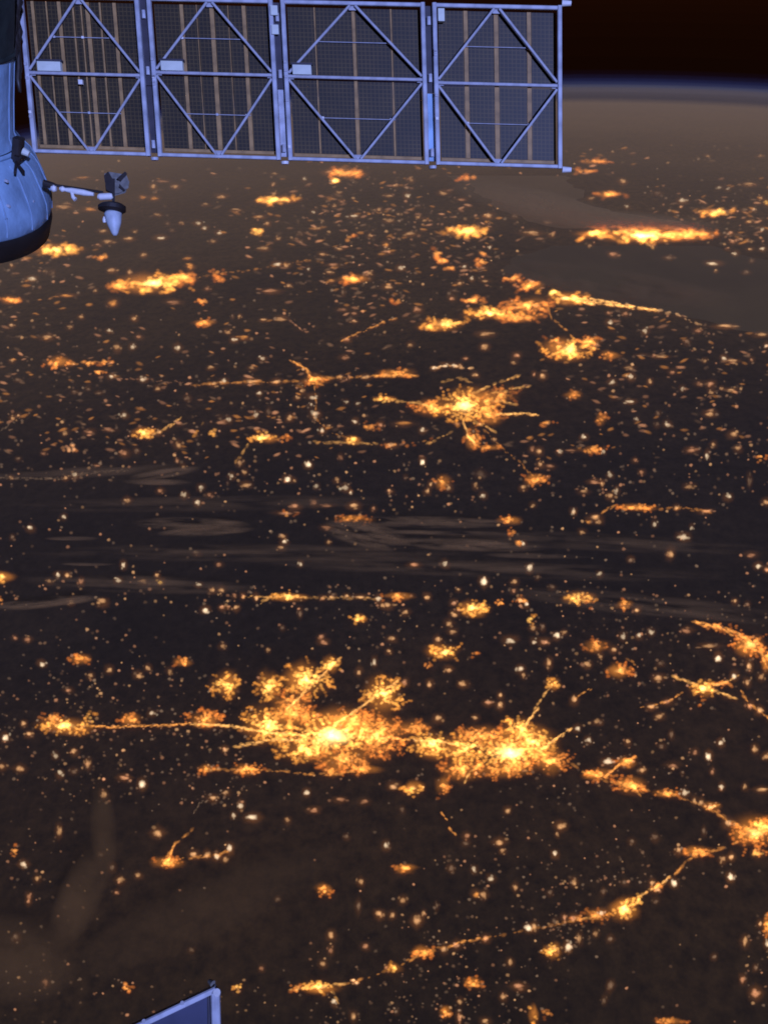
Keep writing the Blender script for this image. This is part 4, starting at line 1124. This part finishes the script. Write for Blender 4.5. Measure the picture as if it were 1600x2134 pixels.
wing = empty('solar_wing', Vector(wp(WING_W / 2, WING_H / 2)))
tag(wing, 'blue lit back of a four panel solar wing with diamond bracing, above the lights', 'solar wing')
EDGES = []
for (xl, xr, yb) in ((75, 310, 322), (335, 581, 331), (606, 889, 338), (913, 1166, 350)):
    EDGES.append((uv_of(xl, yb)[0], uv_of(xr, yb)[0]))
STRIPS = [[(.08, .026), (.20, .012), (.31, .030), (.43, .014), (.50, .012), (.555, .036), (.665, .014), (.79, .030)],
          [(.255, .030), (.38, .006), (.505, .036), (.64, .006), (.77, .032)],
          [(.22, .010), (.5, .028), (.77, .012)],
          [(.25, .034), (.495, .036), (.76, .034)]]
RW = 0.036
for pi_, (ua, ub) in enumerate(EDGES):
    w = ub - ua
    um = (ua + ub) / 2
    vt_, vb_ = 0.03, WING_H - 0.015
    vm = uv_of((76, 440, 740, 1040)[pi_], (152, 154, 163, 176)[pi_])[1]
    pn = empty('solar_panel', Vector(wp(um, WING_H / 2)), None)
    pn.parent = wing
    pn.location = Vector(wp(um, WING_H / 2)) - Vector(wp(WING_W / 2, WING_H / 2))
    bar('rail', (ua, vt_), (ua, vb_), RW, 0.05, 0, M_RAIL, pn)
    bar('rail', (ub, vt_), (ub, vb_), RW, 0.05, 0, M_RAIL, pn)
    bar('end_bar', (ua + RW / 2, vt_ + .018), (ub - RW / 2, vt_ + .018), .030, 0.04, 0, M_RAIL, pn)
    bar('end_bar', (ua + RW / 2, vb_ - .016), (ub - RW / 2, vb_ - .016), .028, 0.04, 0, M_RAIL, pn)
    bar('crossbar', (ua + RW / 2, vm), (ub - RW / 2, vm), .024, 0.03, 0, M_BRACE, pn)
    for uu, vv in ((ua, vm), (ub, vm)):
        for ve in (vt_ + .035, vb_ - .032):
            s = 0.022 if uu == ua else -0.022
            sv = 0.03 if ve > vm else -0.03
            du = -0.022 if uu == ua else 0.022
            bar('brace', (uu + s, vv + sv), (um + du, ve), .020, 0.018, 0.004, M_BRACE, pn)
    # gusset plates where the braces meet
    for uu, vv in ((um, vt_ + .05), (um, vb_ - .05), (ua + .03, vm), (ub - .03, vm)):
        slab_uv('gusset', uu - .032, uu + .032, vv - .020, vv + .020, -.014, .004, M_BRACE, pn)
    # blanket of cells: columns between the amber strips, above and below the crossbar
    cuts = [ua + .028] + [ua + f_ * w for f_, _ in STRIPS[pi_]] + [ub - .028]
    half = [0] + [hw / 2 + .003 for _, hw in STRIPS[pi_]] + [0]
    bl_top, bl_bot = vt_ + .045, vb_ - (0.085 if pi_ < 2 else .075)
    for k in range(len(cuts) - 1):
        a, b = cuts[k] + half[k], cuts[k + 1] - half[k + 1]
        if b - a < .012: continue
        slab_uv('cell_sheet', a, b, bl_top, vm - .018, -.05, .004, M_CELL, pn)
        slab_uv('cell_sheet', a, b, vm + .018, bl_bot, -.05, .004, M_CELL, pn)
    for f_, hw in STRIPS[pi_]:
        u = ua + f_ * w
        slab_uv('amber_strip', u - hw / 2, u + hw / 2, bl_top, bl_bot, -.044, .006, M_STRIP, pn)
    slab_uv('edge_strip', ua + .03, ub - .03, bl_bot + .004, bl_bot + .030, -.044, .006, M_STRIP, pn)
    # thin stay wires inside the diamond, with clips where they cross the strips
    for fv in (0.5, ):
        for vv in (vt_ + (vm - vt_) * .52, vm + (vb_ - vm) * .47):
            bar('stay_wire', (ua + w * .22, vv), (ub - w * .22, vv), .006, .006, -.028, M_BRACE, pn)
            for f_ in (.25, .5, .75):
                if rng.random() < .65:
                    slab_uv('clip', ua + w * f_ - .010, ua + w * f_ + .010, vv - .010, vv + .010, -.026, .014, M_WHITE if rng.random() < .4 else M_RAIL, pn)
    if pi_ < 3:
        bw = (.20, .185, .155)[pi_]
        u = ua + (.10, .07, .06)[pi_]
        slab_uv('junction_box', u, u + bw, vm - .095, vm - .014, .008, .05, M_BOX, pn)
        slab_uv('box_top_strip', u - .01, u + bw + .01, vm - .115, vm - .098, .002, .05, M_HINGE, pn)  # dark strip just above the box
    else:
        u = ua + .03
        slab_uv('junction_box', u, u + .052, vt_ + .05, vt_ + .155, .008, .05, M_BOX, pn)
    for k in range(5):
        u = ua + (0.012 if k % 2 else -0.012)
        vv = vt_ + .12 + rng.random() * (vb_ - vt_ - .2)
        slab_uv('bolt', ua - .012, ua + .012, vv - .012, vv + .012, .03, .012, M_WHITE if k == 2 else M_BRACE, pn)

for k in range(3):
    ua, ub = EDGES[k][1] + RW / 2 + .002, EDGES[k + 1][0] - RW / 2 - .002
    slab_uv('hinge_web', ua, ub, .05, WING_H * .55, -.02, .01, M_HINGE, wing)
    slab_uv('hinge_web', ua, ub, WING_H * .55 + .004, WING_H - .05, -.03, .01, (M_HINGE, M_RAIL, M_HULL)[k], wing)
    um = (ua + ub) / 2
    for vv in (.18, .66, 1.30):
        v, f = tube([wp(um, vv - .035, .006), wp(um, vv + .035, .006)], [.016, .016], 10)
        obj('hinge_knuckle', v, f, (M_RAIL, M_BRACE, M_RAIL)[k], wing)
    v, f = tube([wp(um, WING_H - .005, 0), wp(um, WING_H + .02, 0)], [.035, .030], 12)
    obj('hinge_foot', v, f, (M_RAIL, M_WHITE, M_RAIL)[k], wing)  # white of the middle foot stands in for a bright reflection
for vv in (0.005, WING_H - .008):
    v, f = tube([wp(WING_W + .02, vv, 0), wp(WING_W + .095, vv, 0)], [.026, .020], 12)
    obj('corner_fitting', v, f, M_WHITE, wing)
slab_uv('small_lamp_box', EDGES[0][0] + .44, EDGES[0][0] + .475, WING_H * .5 + .045, WING_H * .5 + .085, .012, .03, M_WHITE, wing)
for k, vv in enumerate((.14, .30)):
    slab_uv('hinge_latch', EDGES[1][1] + .004, EDGES[1][1] + .062, vv - .05, vv + .03, .032, .02, M_BOX, wing)

# ------------------------------------------------------------------ the docked craft: hull, skirt, antenna
BASE = at(-240, 388, 8.1)                       # centre of the skirt's lower rim
sight = BASE / np.linalg.norm(BASE)
lower = -up - sight * (-up @ sight); lower /= np.linalg.norm(lower)
EL = math.radians(19)
DOWN = sight * math.sin(EL) + lower * math.cos(EL)
ref = np.array([0, 1.0, 0])
AX = np.cross(DOWN, ref); AX /= np.linalg.norm(AX)
AY = np.cross(AX, DOWN)
craft = empty('spacecraft', Vector(BASE))
tag(craft, 'rounded blue white craft hull with flared dark rimmed skirt, cut by the left edge', 'spacecraft')
Q = 334.0 / F * 8.1                             # rim radius in metres


def lathe(name, prof, mat, parent, seg=128, a0=0, a1=2 * math.pi, smooth=True):
    """prof: (height above the rim, radius)"""
    V, Fc = [], []
    full = abs(a1 - a0 - 2 * math.pi) < 1e-6
    cols = seg if full else seg + 1
    for (hh, r) in prof:
        for k in range(cols):
            th = a0 + (a1 - a0) * k / seg
            V.append(BASE - DOWN * hh + (AX * math.cos(th) + AY * math.sin(th)) * r)
    for i in range(len(prof) - 1):
        for k in range(seg):
            k2 = (k + 1) % cols
            Fc.append((i * cols + k, i * cols + k2, (i + 1) * cols + k2, (i + 1) * cols + k))
    return obj(name, V, Fc, mat, parent, BASE, smooth)


lathe('skirt_rim', [(-.13, Q * .93), (-.16, Q * .975), (-.15, Q * .992), (-.02, Q), (.015, Q * .992), (.02, Q * .97)], M_RIM, craft)
lathe('skirt', [(.017, Q * .978), (.04, Q * .99), (.10, Q * .99), (.17, Q * .978), (.25, Q * .95), (.33, Q * .915), (.40, Q * .885), (.45, Q * .855), (.49, Q * .815), (.52, Q * .775)], M_HULL, craft)
lathe('seam_ring', [(.515, Q * .773), (.522, Q * .785), (.540, Q * .783), (.548, Q * .768)], M_HULL, craft)
lathe('hull', [(.545, Q * .755), (.62, Q * .728), (.85, Q * .715), (1.10, Q * .706), (1.20, Q * .704)], M_HULL, craft)
lathe('seam_ring', [(1.195, Q * .704), (1.202, Q * .712), (1.222, Q * .712), (1.23, Q * .70)], M_HULLDARK, craft)
lathe('dark_collar', [(1.225, Q * .70), (1.30, Q * .70), (1.6, Q * .69), (1.9, Q * .68), (2.6, Q * .66), (2.7, Q * .58), (2.72, .01)], M_HULLDARK, craft)


def hull_frame(x, y, r):
    """point on the skirt of radius r seen through (x, y), with outward normal"""
    d = ray(x, y)
    o = -BASE
    dp = d - DOWN * (d @ DOWN); op = o - DOWN * (o @ DOWN)
    a, b, c = dp @ dp, 2 * dp @ op, op @ op - r * r
    disc = max(b * b - 4 * a * c, 0)
    t = (-b - math.sqrt(disc)) / (2 * a)
    p = d * t
    n = p - BASE - DOWN * ((p - BASE) @ DOWN)
    return p, n / np.linalg.norm(n)


# stitched seams of the hull blanket and a few sewn patches
for th_ in range(-6, 7):
    th = math.radians(-60 + th_ * 14)
    dirv = AX * math.cos(th) + AY * math.sin(th)
    pts = [BASE - DOWN * hh + dirv * (Q * r_ + .003) for hh, r_ in ((.05, .99), (.17, .978), (.25, .95), (.33, .915), (.40, .885), (.45, .855), (.49, .815))]
    v, f = tube(pts, [.0065] * len(pts), 6)
    obj('blanket_seam', v, f, M_SEAM, craft)
    pts = [BASE - DOWN * hh + dirv * (Q * r_ + .002) for hh, r_ in ((.56, .75), (.62, .728), (.85, .715), (1.10, .706), (1.18, .704))]
    v, f = tube(pts, [.006] * len(pts), 6)
    obj('blanket_seam', v, f, M_SEAM, craft)
# bracket on the hull, dark bars standing in for the wedge shadows below it, and a vent hole
p, n = hull_frame(30, 312, Q * .79)
side = np.cross(DOWN, n)
v, f = join([box_between(p - DOWN * .10 + n * .03, p + DOWN * .06 + n * .03, .10, .07, n), box_between(p + DOWN * .03 + n * .05 - side * .06, p + DOWN * .05 + n * .05 + side * .07, .05, .06, n)])
br = obj('bracket', v, f, M_DARK, craft)
v, f = tube([p + n * .07 - DOWN * .01, p + n * .12], [.03, .022], 10)
obj('sensor', v, f, M_BOX, br)
for s in (-1, 1):
    p2, n2 = hull_frame(38 + s * 9, 358, Q * .90)
    v, f = box_between(p + n * .015 + DOWN * .07 + side * .03 * s, p2 + n2 * .012, .028, .02, n)
    obj('wedge_shadow', v, f, M_DARK, craft)
p, n = hull_frame(12, 457, Q * .965)
v, f = tube([p - n * .02, p + n * .010], [.016, .014], 10)
obj('vent_port', v, f, M_DARK, craft)
for (x, y, r_) in ((16, 378, .915), (70, 420, .95), (20, 430, .955)):
    p, n = hull_frame(x, y, Q * r_)
    v, f = tube([p - n * .02, p + n * .006], [.012, .011], 8)
    obj('fastener', v, f, M_RAIL, craft)
# cable looms hanging beside the edge of the hull
for k, (x0, x1, y1, dd) in enumerate(((26, 42, 192, 8.2), (36, 38, 150, 8.25), (20, 32, 140, 8.1))):
    pts = [at(x0 + (x1 - x0) * q / 10 + 2.5 * math.sin(q * 1.9 + k * 2), -60 + (y1 + 60) * q / 10, dd) for q in range(11)]
    v, f = tube(pts, [(.030 + .010 * math.sin(q * 2.3 + k)) * (1 if q < 9 else .6) for q in range(11)], 10)
    obj('cable_loom', v, f, M_DARK, craft, smooth=True)

DEP = 8.0


def A(x, y, d=0.0):
    return at(x, y, DEP + d)


PXM = DEP / F
mast = empty('antenna_mast', Vector(A(110, 388)))
mast.parent = craft
mast.location = Vector(A(110, 388)) - Vector(BASE)
v, f = tube([A(92, 382), A(112, 387), A(118, 389)], [.030, .024, .018], 12)
obj('mast_socket', v, f, M_DARK, mast)
v, f = tube([A(108, 391), A(113, 392.5), A(118, 393)], [.020, .030, .020], 12)
obj('mast_joint', v, f, M_WHITE, mast)
v, f = tube([A(125, 392.5), A(131, 394), A(136, 395)], [.012, .024, .014], 12)
obj('mast_joint', v, f, M_WHITE, mast)
v, f = tube([A(136, 395), A(150, 397), A(175, 401.5), A(196, 405)], [.014, .022, .024, .014], 12)
obj('boom', v, f, M_WHITE, mast)
v, f = tube([A(112, 385.5), A(150, 391), A(215, 401)], [.011, .011, .011], 8)
obj('boom_strut', v, f, M_DARK, mast)
v, f = tube([A(150, 400), A(153, 411), A(158, 416)], [.012, .014, .018], 10)
obj('boom_clamp', v, f, M_WHITE, mast)
v, f = tube([A(205, 409), A(209, 410), A(231, 409), A(235, 408)], [.018, .026, .026, .018], 14)
obj('collar', v, f, M_WHITE, mast)
# head: a dark back plate and two tilted vanes that leave a dark Y between them
head = empty('antenna_head', Vector(A(243, 385)))
head.parent = craft
head.location = Vector(A(243, 385)) - Vector(BASE)


def plate(name, pts, d, t, mat, parent):
    fr = [A(x, y, d) for x, y in pts]; bk = [A(x, y, d + t) for x, y in pts]
    m_ = len(pts)
    fcs = [tuple(range(m_)), tuple(reversed(range(m_, 2 * m_)))] + [(i, m_ + i, m_ + (i + 1) % m_, (i + 1) % m_) for i in range(m_)]
    bm = bmesh.new()
    vs = [bm.verts.new(Vector(q)) for q in fr + bk]
    for q in fcs: bm.faces.new([vs[i] for i in q])
    bmesh.ops.recalc_face_normals(bm, faces=bm.faces)
    o = fr[0]
    for q in bm.verts: q.co -= Vector(o)
    me = bpy.data.meshes.new(name); bm.to_mesh(me); bm.free()
    me.materials.append(mat)
    ob = bpy.data.objects.new(name, me)
    ob.location = Vector(o) - world_loc(parent)
    COL.objects.link(ob); ob.parent = parent
    return ob


plate('back_plate', [(218, 362), (228, 358), (264, 364), (270, 380), (262, 402), (240, 408), (221, 398)], .06, .05, M_GREYBLUE, head)
plate('vane', [(217, 366), (226, 357), (236, 374), (235, 402), (222, 396)], .0, .03, M_DARK, head)
plate('vane', [(244, 372), (261, 357), (266, 362), (252, 378)], .0, .03, M_DARK, head)
plate('vane', [(240, 380), (258, 370), (270, 378), (268, 392), (250, 402), (240, 404)], .03, .02, M_GREYBLUE, head)
plate('vane', [(250, 383), (256, 390), (262, 396), (258, 398), (248, 390)], .01, .015, M_DARK, head)
plate('pivot_post', [(234, 372), (240, 372), (240, 428), (234, 428)], .02, .03, M_DARK, head)
v, f = tube([A(234, 426), A(234, 430), A(234, 438), A(233.5, 442)], [.085, .108, .108, .080], 28)
obj('ground_disc', v, f, M_RIM, head)
v, f = tube([A(236, 442), A(236, 446), A(238, 466), A(240, 486), A(240.5, 491)], [.060, .070, .056, .026, .012], 24)
obj('horn', v, f, M_HORN, head, smooth=True)
v, f = tube([A(219, 452), A(218, 458), A(218, 464)], [.012, .015, .010], 10)
obj('horn_probe', v, f, M_WHITE, head)

# ------------------------------------------------------------------ corner of another panel below
low = empty('blue_panel', Vector(at(420, 2130, 6.0)))
tag(low, 'corner of a dark blue panel in a pale frame, cut by the bottom edge', 'panel')
DL = 6.0


def L(x, y, d=0.0):
    return at(x, y, DL + d)


corner, left_, right_ = (450, 2057), (120, 2216), (458, 2420)
ll = (128, 2420)
ln = -fwd
def inset(p, q, t): return (p[0] + (q[0] - p[0]) * t, p[1] + (q[1] - p[1]) * t)
v, f = box_between(L(*left_), L(corner[0] + 1, corner[1] + 2), .036, .05, ln)
obj('frame_bar', v, f, M_RAIL, low)
v, f = box_between(L(449, 2064), L(*right_), .052, .05, ln)
obj('frame_bar', v, f, M_RAIL, low)
for nm, pts, m_, d in (('sheet', [(140, 2216), (440, 2071), (444, 2420), (140, 2420)], M_PATCH, .02), ('seam_strip', [(433, 2078), (437, 2076), (441, 2420), (437, 2420)], M_HINGE, .005)):
    fr = [L(x, y, d) for x, y in pts]; bk = [L(x, y, d + .012) for x, y in pts]
    obj(nm, fr + bk, [(0, 1, 2, 3), (7, 6, 5, 4), (0, 4, 5, 1), (1, 5, 6, 2), (2, 6, 7, 3), (3, 7, 4, 0)], m_, low)
v, f = tube([L(452, 2068, -.03), L(452, 2072, .03)], [.022, .022], 12)
obj('corner_bolt', v, f, M_WHITE, low)
v, f = tube([L(436, 2044, .02), L(444, 2050, .0)], [.012, .02], 10)
obj('corner_lug', v, f, M_GREYBLUE, low)
for (x, y) in ((300, 2128), (380, 2090)):
    v, f = tube([L(x, y, -.04), L(x, y, -.01)], [.012, .014], 8)
    obj('rivet', v, f, M_BRACE, low)
